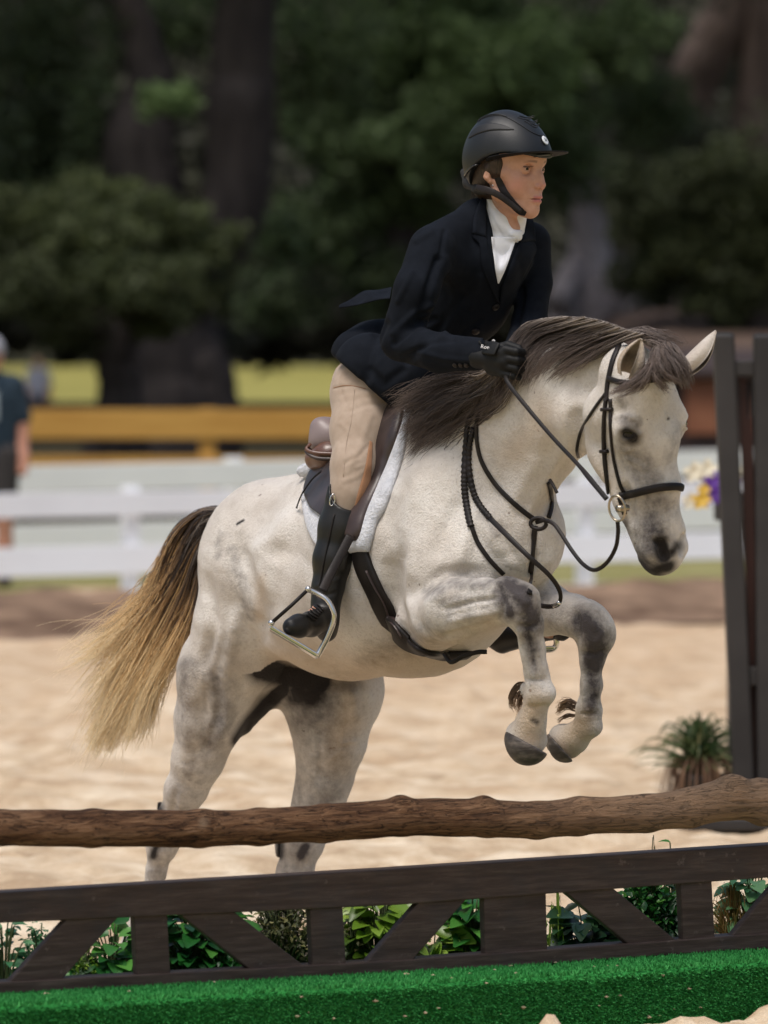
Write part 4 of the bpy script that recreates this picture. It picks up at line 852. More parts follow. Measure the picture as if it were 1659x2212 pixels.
# ears: cupped shells
def ear(root_p, tip_p, Dr, Dt, wpx, open_dir, name='ear', g_=.12):
    a = P(*root_p, Dr); t_ = P(*tip_p, Dt); ax = t_-a; L_ = np.linalg.norm(ax); ax /= L_
    od = np.array(open_dir, float); od -= (od@ax)*ax; od /= np.linalg.norm(od); sd_ = np.cross(ax, od); n, m_ = 16, 18; V = []; T = []
    for s_, off in ((1, 0), (0, .0035)):
        for i in range(n+1):
            t = i/n; w_ = wpx/2/F*Dr*(math.sin(math.pi*min(.97, .30+.68*t))**.85); gap = .55+.9*t*(1-.55*t)
            for j in range(m_+1):
                an = gap*.62+(2*math.pi-gap*1.24)*j/m_; r_ = w_-off
                V.append(a+ax*L_*(t+.06*math.cos(an)*t*(1-t))+(od*math.cos(an)*.72+sd_*math.sin(an))*r_-od*.3*w_*t+od*.012*math.sin(math.pi*t)); T.append((0, (0 if s_ else .55*(1-abs(t-.45)*1.2))))
    k = m_+1; Fc = []
    for s_ in (0, 1):
        b0 = s_*(n+1)*k
        for i in range(n):
            for j in range(m_): f = (b0+i*k+j, b0+i*k+j+1, b0+(i+1)*k+j+1, b0+(i+1)*k+j); Fc.append(f if s_ else f[::-1])
    b1 = (n+1)*k
    for i in range(n): Fc += [(i*k, (i+1)*k, b1+(i+1)*k, b1+i*k), (i*k+m_, b1+i*k+m_, b1+(i+1)*k+m_, (i+1)*k+m_)]
    for j in range(m_): Fc.append((n*k+j, n*k+j+1, b1+n*k+j+1, b1+n*k+j))
    o = mesh_obj(name, V, Fc, m_coat); tt_ = np.array(T); set_attr(o, 'coat', np.c_[np.full(len(tt_), g_), np.clip(tt_[:, 1], 0, 1), np.maximum(g_*1.4, .45*(tt_[:, 1] > 0))]); part(o, horse)
ear((1358, 812), (1384, 732), 12.49, 12.46, 64, (-.45, -1, .15), g_=.3)
ear((1478, 800), (1547, 716), 12.74, 12.78, 60, (.75, -.45, -.75))

# ------------------------------------------------------------------ strap tools
m_leather = mat('black_leather', (.012, .010, .009), .5, spec=.25); q = NT(m_leather); v = q.coord(); q.color(q.ramp(q.noise(v, 12, 4), [(.35, (.007, .0055, .005)), (.65, (.017, .012, .0105))])); q.normal(q.bump(q.noise(v, 300, 3), .3, .001))
m_brown = mat('brown_leather', (.10, .045, .028), .35, spec=.5, coat=.2); q = NT(m_brown); v = q.coord(); q.color(q.ramp(q.noise(v, 9, 4), [(.35, (.075, .032, .02)), (.65, (.14, .065, .042))])); q.normal(q.bump(q.noise(v, 260, 3), .3, .001))
m_saddle = mat('dark_brown_leather', (.03, .02, .018), .4, spec=.5); q = NT(m_saddle); v = q.coord(); q.color(q.ramp(q.noise(v, 10, 4), [(.35, (.022, .015, .014)), (.65, (.055, .036, .033))])); q.normal(q.bump(q.noise(v, 260, 3), .35, .001))
m_steel = mat('steel', (.62, .61, .60), .22, 1.0); m_bronze = mat('brass', (.42, .36, .28), .3, 1.0)
def on(x, y, obst, default=None):
    h = cast(obst, x, y)
    if h is None: return None
    return h[0], h[1]
def ribbon(P3, N3, wid, th, lift=0.0, crown=.12, flip=0):
    """rounded strap along 3-D points with normals"""
    P3 = np.array(P3); N3 = np.array(N3); n = len(P3); wid = np.interp(np.linspace(0, 1, n), np.linspace(0, 1, len(wid)), wid) if np.ndim(wid) else np.full(n, wid)
    T = np.gradient(P3, axis=0); T /= np.linalg.norm(T, axis=1)[:, None]+1e-12; V = []
    prof = [(-1, 0), (-.97, .7), (-.8, 1), (0, 1+crown), (.8, 1), (.97, .7), (1, 0), (0, -.15)]
    for i in range(n):
        s = np.cross(T[i], N3[i]); s /= np.linalg.norm(s)+1e-12; nn = np.cross(s, T[i])
        if nn@N3[i] < 0: nn = -nn
        for a, b in prof: V.append(P3[i]+s*a*wid[i]/2+nn*(b*th+lift))
    k = len(prof); Fc = [(i*k+j, i*k+(j+1) % k, (i+1)*k+(j+1) % k, (i+1)*k+j) for i in range(n-1) for j in range(k)]+[tuple(range(k-1, -1, -1)), tuple((n-1)*k+j for j in range(k))]
    return V, Fc
def movavg(A, it=3):
    A = A.copy()
    for _ in range(it): A[1:-1] = (A[:-2]+2*A[1:-1]+A[2:])/4
    return A
def strap(name, pts, wpx, m, root, th=.004, obst=None, n=8, lift=.002, close=False, sm=3):
    """pts (x,y) are laid on the surfaces in obst; (x,y,D) are free in the air"""
    pp = [p if len(p) == 3 else (p[0], p[1], -1) for p in pts]; xy = catmull([(p[0], p[1]) for p in pp], n); fr = catmull([(p[2] if p[2] > 0 else 0, 1 if p[2] > 0 else 0) for p in pp], 1)
    idx = np.linspace(0, len(pp)-1, len(xy)); Ds = np.full(len(xy), np.nan); Ns = np.tile(np.array((0, -1., 0)), (len(xy), 1))
    for i, (x, y) in enumerate(xy):
        a = int(min(idx[i], len(pp)-2)); t = idx[i]-a
        if pp[a][2] > 0 and pp[a+1][2] > 0: Ds[i] = pp[a][2]*(1-t)+pp[a+1][2]*t
        else:
            h = on(x, y, obst or OBST)
            if h is not None: Ds[i] = h[0][1]; Ns[i] = h[1]
            elif pp[a][2] > 0 or pp[a+1][2] > 0: Ds[i] = max(pp[a][2], pp[a+1][2])
    ok = ~np.isnan(Ds)
    if ok.sum() < 2: Ds[:] = 13.0; ok[:] = True
    Ds = np.interp(np.arange(len(xy)), np.arange(len(xy))[ok], Ds[ok]); Ds = movavg(Ds[:, None], sm)[:, 0]; Ns = movavg(Ns, sm+2); Ns /= np.linalg.norm(Ns, axis=1)[:, None]
    P3 = np.array([P(x, y, d) for (x, y), d in zip(xy, Ds)]); sc_ = np.mean(Ds)/F
    V, Fc = ribbon(P3, Ns, (np.array(wpx)*sc_ if np.ndim(wpx) else wpx*sc_), th, lift)
    o = mesh_obj(name, V, Fc, m)
    if root is not None: part(o, root)
    return o
def drape(name, Lp, Rp, m, root, obst, lift=.01, th=.006, n=40, mm=24, sm=4, it=2, puff=0):
    """a sheet with thickness between two picture curves laid on a surface"""
    Lc = catmull(Lp, 8); Rc = catmull(Rp, 8); t = np.linspace(0, 1, n)
    def rs(c): d = np.r_[0, np.cumsum(np.linalg.norm(np.diff(c, axis=0), axis=1))]; d /= d[-1]; return np.stack([np.interp(t, d, c[:, i]) for i in range(2)], 1)
    Lc, Rc = rs(Lc), rs(Rc); D = np.full((n, mm), np.nan); Nn = np.zeros((n, mm, 3)); X = np.zeros((n, mm, 2))
    for i in range(n):
        for j in range(mm):
            s = j/(mm-1); x, y = Lc[i]*(1-s)+Rc[i]*s; X[i, j] = (x, y); h = on(x, y, obst)
            if h is not None and -h[1][1] > .08: D[i, j] = h[0][1]; Nn[i, j] = h[1]
    bad = np.isnan(D)
    for _ in range(200):
        if not bad.any(): break
        Dp = np.pad(D, 1, constant_values=np.nan); nb_ = np.stack([Dp[:-2, 1:-1], Dp[2:, 1:-1], Dp[1:-1, :-2], Dp[1:-1, 2:]]); mean = np.nanmean(nb_, axis=0) if True else None
        fill = bad & ~np.isnan(mean); D[fill] = mean[fill]; bad = np.isnan(D)
    for _ in range(sm):
        Dp = np.pad(D, 1, mode='edge'); D = .5*D+.125*(Dp[:-2, 1:-1]+Dp[2:, 1:-1]+Dp[1:-1, :-2]+Dp[1:-1, 2:])
    P3 = np.stack([(X[..., 0]-CX)/F*D, D, CAMH-(X[..., 1]-HY)/F*D], -1)
    gx = np.gradient(P3, axis=0); gy_ = np.gradient(P3, axis=1); nn = np.cross(gx, gy_); nn /= np.linalg.norm(nn, axis=2)[..., None]+1e-12
    nn[(nn[..., 1] > 0)] *= -1
    s_ = np.linspace(-1, 1, mm)[None, :]; t_ = np.linspace(-1, 1, n)[:, None]; edge = (np.clip((1-np.abs(s_))*6, 0, 1)*np.clip((1-np.abs(t_))*10, 0, 1))**.5
    top = P3+nn*(lift+th*edge+puff*edge*(1-.5*s_**2))[..., None]; bot = P3+nn*(lift*.2)
    V = np.concatenate([top.reshape(-1, 3), bot.reshape(-1, 3)]); i = np.arange(n*mm).reshape(n, mm); Q = np.stack([i[:-1, :-1], i[1:, :-1], i[1:, 1:], i[:-1, 1:]], -1).reshape(-1, 4)
    b0 = n*mm; Fc = Q.tolist()+(Q[:, ::-1]+b0).tolist(); rim = list(i[0, :])+list(i[1:, -1])+list(i[-1, -2::-1])+list(i[-2:0:-1, 0])
    Fc += [(rim[k], rim[(k+1) % len(rim)], rim[(k+1) % len(rim)]+b0, rim[k]+b0) for k in range(len(rim))]
    V = V.tolist(); o = mesh_obj(name, V, Fc, m); b_ = bmesh.new(); b_.from_mesh(o.data); bmesh.ops.recalc_face_normals(b_, faces=b_.faces); b_.to_mesh(o.data); b_.free()
    if root is not None: part(o, root)
    return o, BVHTree.FromPolygons(V, Fc)

# ------------------------------------------------------------------ saddle pad and saddle
m_fleece = mat('white_fleece', (.72, .74, .80), .95, spec=.1); q = NT(m_fleece); v = q.coord(); q.color(q.ramp(q.noise(v, 30, 4), [(.3, (.60, .62, .68)), (.6, (.78, .79, .84))])); q.normal(q.bump(q.noise(v, 110, 5, .7), .9, .012))
q.b.inputs['Sheen Weight'].default_value = .4
pad, padB = drape('saddle_pad', [(850, 880), (800, 900), (735, 985), (672, 1040), (657, 1085), (664, 1125), (682, 1172), (710, 1200)], [(890, 872), (886, 910), (874, 985), (853, 1052), (838, 1095), (818, 1130), (808, 1165), (800, 1192)], m_fleece, None, [HBV], lift=.012, th=.012, n=60, mm=30)
tag(pad, 'white fleece saddle pad showing around the brown saddle', 'saddle pad')
rb_ = Body(.004); rb_.chain([(650, 1018, 13.72, 11), (668, 1016, 13.71, 14), (700, 1000, 13.68, 18), (735, 990, 13.66, 18)], k=.02); V, Q = rb_.mesh(1)
N = normals(V, Q); V = V+N*(.0025*np.sin(V[:, 0]*700)*np.sin(V[:, 2]*640+V[:, 0]*300))[:, None]; part(mesh_obj('roll', V, Q, m_fleece), pad)
saddle = empty('saddle', P(760, 1000, 13.6), 'dark brown jumping saddle with sky reflection coloured into its cantle under the rider', 'saddle')
fl, flB = drape('flap', [(835, 880), (770, 930), (725, 990), (690, 1020), (672, 1055), (670, 1085), (684, 1112), (712, 1128), (742, 1160)], [(886, 884), (876, 935), (858, 990), (836, 1050), (816, 1092), (800, 1128), (794, 1150), (786, 1165), (772, 1172)], m_saddle, saddle, [HBV], lift=.026, th=.008, n=50, mm=26)
SB = Body(.004)
SB.chain([(693, 924, 13.61, 17), (689, 955, 13.60, 16)], k=.03); SB.chain([(693, 925, 13.61, 18), (770, 914, 13.66, 22), (880, 900, 13.8, 22)], k=.03); SB.chain([(690, 955, 13.60, 17), (770, 962, 13.58, 22)], k=.03); SB.chain([(715, 940, 13.60, 24), (770, 940, 13.60, 30)], k=.03)
V, Q = SB.mesh(2); m_seat = mat('sky_paled_seat_leather', (.22, .17, .165), .42, spec=.5); part(mesh_obj('cantle', V, Q, m_seat), saddle)  # brown leather, sky reflection put into its paler base colour
SB = Body(.004); SB.chain([(683, 992, 13.61, 25), (710, 985, 13.58, 30), (760, 985, 13.58, 34)], k=.02); V, Q = SB.mesh(2); part(mesh_obj('panel', V, Q, m_brown), saddle)
for dy in (0, 11): strap('welt', [(668, 962+dy, 13.575), (664, 972+dy*.6, 13.56), (685, 979+dy, 13.545), (730, 981+dy, 13.54)], 8, m_saddle if dy else m_brown, saddle, th=.006, n=6)
strap('billet_strap', [(648, 1100), (660, 1070), (680, 1040), (700, 1022)], 6, m_leather, saddle, obst=[HBV, padB, flB], th=.003, lift=.008)
girth = strap('girth', [(776, 1160), (786, 1215), (812, 1275), (842, 1335), (872, 1378), (915, 1402), (965, 1412), (1010, 1410)], [44, 50, 50, 48, 46, 40, 34, 26], m_leather, saddle, th=.010, n=10, lift=.003)
strap('girth_stitching', [(800, 1230), (826, 1283), (850, 1330), (880, 1372)], 3, m_saddle, saddle, th=.016, n=8)
strap('girth_tab', [(770, 1148), (771, 1162)], 22, m_fleece, saddle, th=.014, n=3)
strap('chest_loop', [(960, 1413, 12.98), (975, 1430, 12.96), (1000, 1418, 12.94), (1030, 1409, 12.92), (1052, 1408, 12.92)], 10, m_leather, saddle, th=.004)

# ------------------------------------------------------------------ stirrups
def stirrup(root_label, pts_frame, tread, leath, rubber, Dd, grp='stirrup irons'):
    root = empty('stirrup', P(*pts_frame[0][:2], Dd), root_label, 'stirrup', grp); mb = MB(); mb.add(*tube(catmull([P(*p) for p in pts_frame], 8), .0072, 12)); mb.build('iron', m_steel, root, smooth=True)
    a, b = P(*tread[0]), P(*tread[1]); mb = MB(); mb.bar(a, b, (0, .022, -.004), (.002, 0, .005)); mb.build('tread', m_steel, root, bevel=.003)
    if leath: strap('stirrup_leather', leath, 20, m_leather, root, th=.004, obst=[HBV, flB])
    if rubber: mb = MB(); mb.add(*tube([P(*p) for p in rubber], .0045, 8)); mb.build('rubber_band', m_leather, root, smooth=True); ball('stud', P(*rubber[0]), .008, m_steel, root, 10); ball('stud', P(*rubber[-1]), .008, m_steel, root, 10)
    return root
BD = 13.14
stirrup('steel safety stirrup holding the near boot', [(664, 1272, BD), (685, 1282, BD), (706, 1296, BD-.005), (719, 1318, BD-.01), (721, 1340, BD-.01), (708, 1375, BD-.005), (694, 1402, BD), (684, 1419, BD)], [(583, 1356, BD), (686, 1418, BD)],
        [(757, 1158, 13.24), (735, 1200, 13.22), (714, 1240, 13.20), (696, 1278, 13.16)], [(586, 1346, BD-.02), (628, 1309, BD-.02), (666, 1273, BD-.005)], BD)
stirrup('steel stirrup of the far foot seen between the forelegs', [(1172, 1366, 13.6), (1170, 1392, 13.6), (1176, 1403, 13.6), (1194, 1402, 13.6), (1202, 1390, 13.6), (1198, 1366, 13.6)], [(1174, 1402, 13.6), (1198, 1401, 13.6)], None, None, 13.6)

# ------------------------------------------------------------------ bridle, reins, breastplate
bridle = empty('bridle', P(1330, 950, 12.5), 'dark leather bridle on the horse head with raised noseband', 'bridle')
strap('crownpiece', [(1338, 748), (1324, 782), (1314, 830), (1312, 868)], 12, m_leather, bridle)
strap('cheekpiece', [(1311, 862), (1307, 915), (1307, 960), (1310, 1010), (1317, 1065)], [9, 10, 11, 10, 8], m_leather, bridle, th=.005)
strap('noseband_hanger', [(1320, 862), (1321, 925), (1328, 990), (1341, 1045), (1350, 1066)], 8, m_leather, bridle)
strap('browband', [(1316, 818), (1340, 826), (1370, 828), (1407, 822), (1445, 818), (1478, 812)], 13, m_leather, bridle, th=.006)
strap('noseband', [(1338, 1072), (1352, 1070), (1391, 1060), (1430, 1052), (1458, 1051), (1468, 1053)], 17, m_leather, bridle, th=.009, lift=.003)
strap('throatlatch', [(1310, 850), (1282, 888), (1256, 932), (1247, 965), (1249, 985)], 7, m_leather, bridle, th=.003)
strap('keeper', [(1303, 975), (1316, 974)], 8, m_leather, bridle, th=.010, n=3); strap('keeper', [(1304, 885), (1326, 884)], 8, m_leather, bridle, th=.009, n=3)
strap('chin_strap', [(1338, 1075), (1344, 1092), (1350, 1110)], 11, m_leather, bridle, th=.004)
rc = P(1333, 1098, 12.47); pts = [rc+uv*.029*math.sin(a)+(vv_*.75+wv*.15)*.026*math.cos(a)+wv*.004*math.cos(a) for a in np.linspace(0, 2*math.pi, 33)]
mb = MB(); mb.add(*tube(pts, .0028, 8, cap=False)); mb.build('bit_ring', m_bronze, bridle, smooth=True)
mb = MB(); mb.add(*tube([rc+uv*.001, rc+wv*.03+uv*.004], .008, 10)); mb.build('bit', m_bronze, bridle, smooth=True)
rein = strap('rein', [(1090, 806, 12.88), (1105, 838, 12.84), (1184, 934, 12.70), (1248, 1003, 12.58), (1274, 1034, 12.53), (1312, 1080, 12.46)], [9, 10, 9, 9, 12, 11], m_leather, bridle, th=.003)
def braided(name, pts, wpx, root):
    o = strap(name, pts, wpx, m_leather, root, th=.006, n=24); me = o.data; co = np.zeros(len(me.vertices)*3); me.vertices.foreach_get('co', co); co = co.reshape(-1, 8, 3); c_ = co.mean(1, keepdims=True)
    n = len(co); k = np.arange(n); f = 1+.16*np.sin(k*1.15)[:, None, None]; co = c_+(co-c_)*f; me.vertices.foreach_set('co', co.ravel()); me.update()
braided('laced_rein', [(1030, 890), (1014, 915), (1009, 960), (1004, 1020), (1004, 1060), (1010, 1100), (1018, 1138)], 14, bridle)
strap('rein', [(1018, 1136), (1032, 1172), (1059, 1210), (1088, 1240)], 10, m_leather, bridle, th=.003)
braided('laced_rein', [(1026, 925), (1018, 960), (1014, 1010), (1022, 1060), (1038, 1094), (1060, 1121)], 13, bridle)
strap('rein', [(1060, 1121, 12.80), (1097, 1158, 12.74), (1141, 1201, 12.70), (1184, 1240, 12.70), (1205, 1268, 12.72), (1211, 1290, 12.74), (1204, 1306, 12.76), (1183, 1310, 12.80), (1160, 1306, 12.84)], [12, 12, 11, 10, 10, 9, 10, 11, 10], m_leather, bridle, th=.003)
strap('rein_buckle', [(1196, 1308, 12.765), (1212, 1300, 12.745)], 9, m_steel, bridle, th=.004, n=3)
bp = empty('breastplate', P(1150, 1130, 12.8), 'leather neck strap and martingale round the horse chest', 'breastplate')
strap('neck_strap', [(1040, 880), (1032, 915), (1033, 958), (1044, 1000), (1072, 1046), (1108, 1084), (1152, 1122)], 11, m_leather, bp, th=.004)
strap('neck_strap', [(1184, 1120), (1190, 1092), (1188, 1060), (1183, 1040)], 10, m_leather, bp, th=.004)
strap('strap_end', [(1189, 1038, 12.9), (1196, 1050, 12.88), (1204, 1066, 12.87)], 7, m_leather, bp, th=.003)
strap('chest_strap', [(1156, 1136), (1150, 1180), (1146, 1230), (1142, 1285)], 12, m_leather, bp, th=.004)
strap('martingale', [(1160, 1128, 12.77), (1178, 1124, 12.75), (1196, 1132, 12.73), (1212, 1153, 12.71), (1236, 1190, 12.68), (1261, 1220, 12.64), (1286, 1231, 12.60), (1312, 1214, 12.56), (1330, 1182, 12.53), (1335, 1150, 12.51), (1334, 1126, 12.50)], 9, m_leather, bp, th=.0035)
mb = MB(); rcn = P(1163, 1131, 12.76); mb.add(*tube([rcn+np.array((.018*math.cos(a), -.006*math.cos(a), .013*math.sin(a))) for a in np.linspace(0, 2*math.pi, 25)], .005, 8, cap=False)); mb.build('ring_stopper', m_leather, bp, smooth=True)

# ------------------------------------------------------------------ the rider
rider = None
EYE = P(1161.5, 366, 13.235); hf = np.array((.80, -.60, -.05)); hf /= np.linalg.norm(hf); hl = np.cross(hf, (0, 0, 1.)); hl /= np.linalg.norm(hl)
if hl[1] > 0: hl = -hl
hu = np.cross(hl, hf); hu = hu if hu[2] > 0 else -hu
HO = EYE-hf*.085
def fp(f, l, u): return HO+hf*f+hl*l+hu*u
FB = Body(.0017)
def fa(nodes, k=.01, op='add', mir=False, B=None, ax=None):
    B = B or FB
    M = None; msc = 1; sm = 1
    if ax is not None: a_ = {'f': hf, 'l': hl, 'u': hu}[ax[0]]; M = np.eye(3)+(1/ax[1]-1)*np.outer(a_, a_); msc = min(1, ax[1]); sm = max(1, ax[1])
    for sg in ((1, -1) if mir else (1,)):
        nn = [(fp(f, sg*l, u), r) for f, l, u, r in nodes]
        if len(nn) == 1: B.prim(nn[0][0], nn[0][0], nn[0][1], nn[0][1], k, op, M, msc, sm)
        for (a, ra), (b, rb) in zip(nn, nn[1:]): B.prim(a, b, ra, rb, k, op, M, msc, sm)
fa([(-.028, 0, .035, .080), (.012, 0, .035, .072)], .02, ax=('l', .90))
fa([(.040, 0, .030, .052)], .02); fa([(.052, .018, .022, .030)], .02, mir=True)
fa([(.035, 0, -.03, .052), (.045, 0, -.06, .040)], .02, ax=('l', .95))
fa([(.053, .033, -.024, .021), (.030, .049, -.012, .016)], .016, mir=True)                    # cheekbone
fa([(.050, .030, -.045, .024)], .02, mir=True)
fa([(-.005, .050, -.035, .013), (.004, .045, -.066, .012), (.045, .023, -.090, .011), (.068, .006, -.101, .011)], .02, mir=True)   # jaw
fa([(.02, 0, -.07, .04), (.055, 0, -.085, .026)], .02); fa([(.073, 0, -.0985, .0135)], .014)  # chin
fa([(.066, 0, -.060, .026)], .015)                                                          # mouth mound
fa([(.073, .010, .015, .008), (.064, .034, .017, .0075), (.048, .046, .010, .007)], .014, mir=True)     # brow
fa([(.079, .0, .006, .0075), (.090, 0, -.018, .0076), (.1025, 0, -.036, .0072)], .014); fa([(.080, .010, -.030, .010)], .012, mir=True)        # nose
fa([(.093, .0100, -.041, .0058)], .006, mir=True); fa([(.100, 0, -.044, .0055)], .005)
fa([(.0975, .0070, -.0485, .0026), (.0935, .0085, -.0475, .0024)], .003, 'sub', mir=True)
fa([(.076, .0315, -.001, .0135)], .010, 'sub', mir=True)                                     # eye hollow
fa([(.0665, .0315, .0, .0140)], .003, mir=True)                                              # lids
fa([(.0815, .0215, -.0015, .0026), (.0825, .030, .0006, .0052), (.0775, .0430, -.0008, .0024)], .002, 'sub', mir=True)
fa([(.0922, 0, -.0655, .0058), (.087, .012, -.0675, .0048), (.0805, .0205, -.0705, .0026)], .004, mir=True)   # upper lip
fa([(.0902, 0, -.0772, .0066), (.085, .011, -.0765, .0052), (.0805, .0190, -.0728, .0024)], .004, mir=True)   # lower lip
fa([(.0975, 0, -.0710, .0016), (.088, .014, -.0715, .0016), (.0805, .0235, -.0720, .0013)], .002, 'sub', mir=True)
fa([(-.012, .068, -.010, .0085), (-.014, .070, -.022, .0075), (-.008, .066, -.033, .0058)], .006, mir=True, ax=None)     # ear
fa([(-.006, .079, -.010, .004), (-.009, .079, -.020, .0038)], .003, 'sub', mir=True)
# neck and the body inside the clothes, down to hips, thighs and forearms
FB2 = Body(.0042)
nk = [(1098, 425, 13.31, 40), (1086, 480, 13.325, 41), (1078, 520, 13.33, 46)]
FB.chain(nk[:2], k=.012); FB.chain([(1080, 425, 13.275, 14), (1112, 492, 13.275, 12)], k=.014)
FB.chain([(1086, 480, 13.325, 41), (1082, 505, 13.33, 43)], k=.01)
V, Q = FB.mesh(1); N = normals(V, Q)
m_skin = mat('skin', (.55, .30, .20), .5, spec=.4); q = NT(m_skin); v = q.coord(); at = q.attr('face'); sp_ = q.n('ShaderNodeSeparateColor'); q.l(at.outputs['Color'], sp_.inputs[0])
c = q.ramp(q.noise(v, 60, 4), [(.3, (.50, .26, .175)), (.7, (.57, .315, .22))]); c = q.mix(q.math('MULTIPLY', sp_.outputs[0], .7), c, (.56, .22, .165)); c = q.mix(sp_.outputs[1], c, (.47, .15, .14)); c = q.mix(sp_.outputs[2], c, (.055, .030, .020)); q.color(c)
q.normal(q.bump(q.noise(v, 400, 4), .12, .001)); q.b.inputs['Subsurface Weight'].default_value = .12; q.b.inputs['Subsurface Radius'].default_value = (.012, .005, .003); q.b.inputs['Subsurface Scale'].default_value = .6
# torso, arms and legs under the clothes join the head as one body
FB2.chain([(1082, 500, 13.34, 36), (1056, 575, 13.39, 50), (1005, 650, 13.46, 62), (930, 740, 13.56, 64), (850, 800, 13.62, 58)], k=.02)
FB2.chain([(1040, 565, 13.42, 30), (940, 550, 13.24, 22), (903, 625, 13.15, 25), (868, 732, 13.17, 26), (955, 762, 13.05, 22), (1030, 766, 12.96, 18), (1070, 770, 12.93, 15)], k=.012)
FB2.chain([(1060, 560, 13.42, 36), (1138, 540, 13.45, 24), (1152, 610, 13.43, 22), (1140, 690, 13.39, 22), (1112, 770, 13.22, 18)], k=.012)
FB2.chain([(820, 815, 13.55, 50), (778, 920, 13.42, 42), (760, 1030, 13.33, 33), (742, 1110, 13.32, 30), (715, 1230, 13.31, 26), (702, 1310, 13.30, 18), (650, 1352, 13.2, 14)], k=.03)
FB2.chain([(890, 830, 13.72, 60), (980, 930, 13.82, 44), (1030, 1040, 13.86, 34), (1060, 1200, 13.86, 24), (1085, 1340, 13.8, 18), (1190, 1366, 13.6, 14)], k=.03)
V2, Q2 = FB2.mesh(1)
face = np.zeros((len(V)+len(V2), 3)); loc = V-HO; f_, l_, u_ = loc@hf, loc@hl, loc@hu
cheek = np.exp(-(((f_-.055)/.022)**2+((np.abs(l_)-.042)/.02)**2+((u_+.038)/.020)**2)); face[:len(V), 0] = np.clip(cheek*1.0+.7*np.exp(-((np.hypot(f_-.105, u_+.038))/.010)**2), 0, 1)*(f_ > .0)
lips = np.clip(1.6-(np.abs(u_+.0715)/.0075)**2, 0, 1)*np.clip(1.4-(np.abs(l_)/.0185)**4, 0, 1)*(f_ > .076); face[:len(V), 1] = np.clip(lips, 0, 1)*.85
brow = np.clip(1.4-((u_-(.0190-.28*np.clip(np.abs(l_)-.034, 0, 1)-.10*np.clip(.026-np.abs(l_), 0, 1)))/.0030)**2, 0, 1)*((np.abs(l_) > .014) & (np.abs(l_) < .047) & (f_ > .045))*np.clip((.049-np.abs(l_))/.018, 0, 1); lash = np.clip(1.3-np.abs((u_-.0050)/.0024)**2, 0, 1)*((np.abs(l_) > .020) & (np.abs(l_) < .043) & (f_ > .068) & (f_ < .09))
mouthline = np.clip(1.2-np.abs((u_+.0712)/.0013)**2, 0, 1)*((np.abs(l_) < .0185) & (f_ > .075)); face[:len(V), 2] = np.maximum(np.maximum(brow*.55, lash*.9), mouthline*.8)
Qa = np.vstack([Q, Q2+len(V)]); Va = np.vstack([V, V2])
rider = mesh_obj('person', Va, Qa, m_skin); set_attr(rider, 'face', face)
tag(rider, 'rider in a black helmet, dark jacket and beige breeches leaning forward over the grey horse', 'person')
# eyes
m_scl = mat('eyeball', (.62, .56, .52), .15, spec=.6); m_iris = mat('iris', (.018, .009, .006), .15, spec=.3)
for sg in (1, -1):
    c = fp(.0655, sg*.0315, 0); eb = ball('eyeball', c, .0128, m_scl, rider, 24); gz = hf*.985+hl*(-.05); gz /= np.linalg.norm(gz)
    V_, F_ = [], []; a_ = np.cross(gz, hu); a_ /= np.linalg.norm(a_); b_ = np.cross(a_, gz)
    for i in range(5):
        for j in range(16): r = .0068*i/4; t = 2*math.pi*j/16; V_.append(c+gz*(math.sqrt(.0131**2-r*r))+r*(math.cos(t)*a_+math.sin(t)*b_))
    F_ = [(i*16+j, i*16+(j+1) % 16, (i+1)*16+(j+1) % 16, (i+1)*16+j) for i in range(4) for j in range(16)]
    ir = mesh_obj('iris', V_, F_, m_iris); part(ir, eb)

# clothes --------------------------------------------------
def cloth(name, c1, c2, scale=40, rough=.9, weave=600, bs=.25, sheen=.15):
    m = mat(name, c1, rough, spec=.12); q = NT(m); v = q.coord(); q.color(q.ramp(q.noise(v, scale, 4), [(.3, c1), (.7, c2)]))
    q.normal(q.bump(q.noise(v, weave, 2), bs, .0015)); q.b.inputs['Sheen Weight'].default_value = sheen; q.b.inputs['Sheen Roughness'].default_value = .5; return m
m_jacket = cloth('navy_wool', (.0045, .006, .0095), (.008, .010, .015), sheen=.0)
m_breech = cloth('beige_cloth', (.36, .275, .21), (.42, .33, .26)); m_suede = cloth('tan_suede', (.27, .14, .075), (.32, .17, .095)); m_shirt = cloth('white_shirt', (.70, .70, .74), (.78, .78, .81), bs=.1)
def garment(name, B, mm, strokes=(), it=2, root=None):
    V, Q = B.mesh(it); N = normals(V, Q)
    for s in strokes:
        pts, rad, mmv = s[:3]; V = V+N*(stroke_w(V, N, pts, rad)*mmv/1000)[:, None]
    o = mesh_obj(name, V, Q, mm); part(o, root or rider); return o, bvh_of(V, Q)
JB_ = Body(.0045)
JB_.chain([(1052, 555, 13.33, 84), (1008, 645, 13.42, 88), (938, 732, 13.53, 90), (872, 778, 13.6, 86), (815, 782, 13.64, 80)], k=.04)
JB_.chain([(1015, 505, 13.37, 50)], k=.04); JB_.chain([(1010, 565, 13.35, 64), (948, 555, 13.22, 44)], k=.03); JB_.chain([(800, 752, 13.62, 54), (772, 768, 13.58, 58)], k=.04); JB_.chain([(800, 800, 13.46, 82), (858, 812, 13.42, 76), (905, 806, 13.38, 64)], k=.03)
JB_.chain([(940, 522, 13.22, 40), (1035, 478, 13.33, 44), (1145, 518, 13.43, 38)], k=.03)
JB_.chain([(1100, 560, 13.36, 52), (1085, 620, 13.36, 30)], k=.03)
JB_.chain([(932, 538, 13.18, 50), (900, 625, 13.12, 46), (866, 730, 13.14, 45)], k=.022); JB_.chain([(868, 738, 13.14, 43), (950, 762, 13.03, 42), (1042, 765, 12.94, 35)], k=.014)
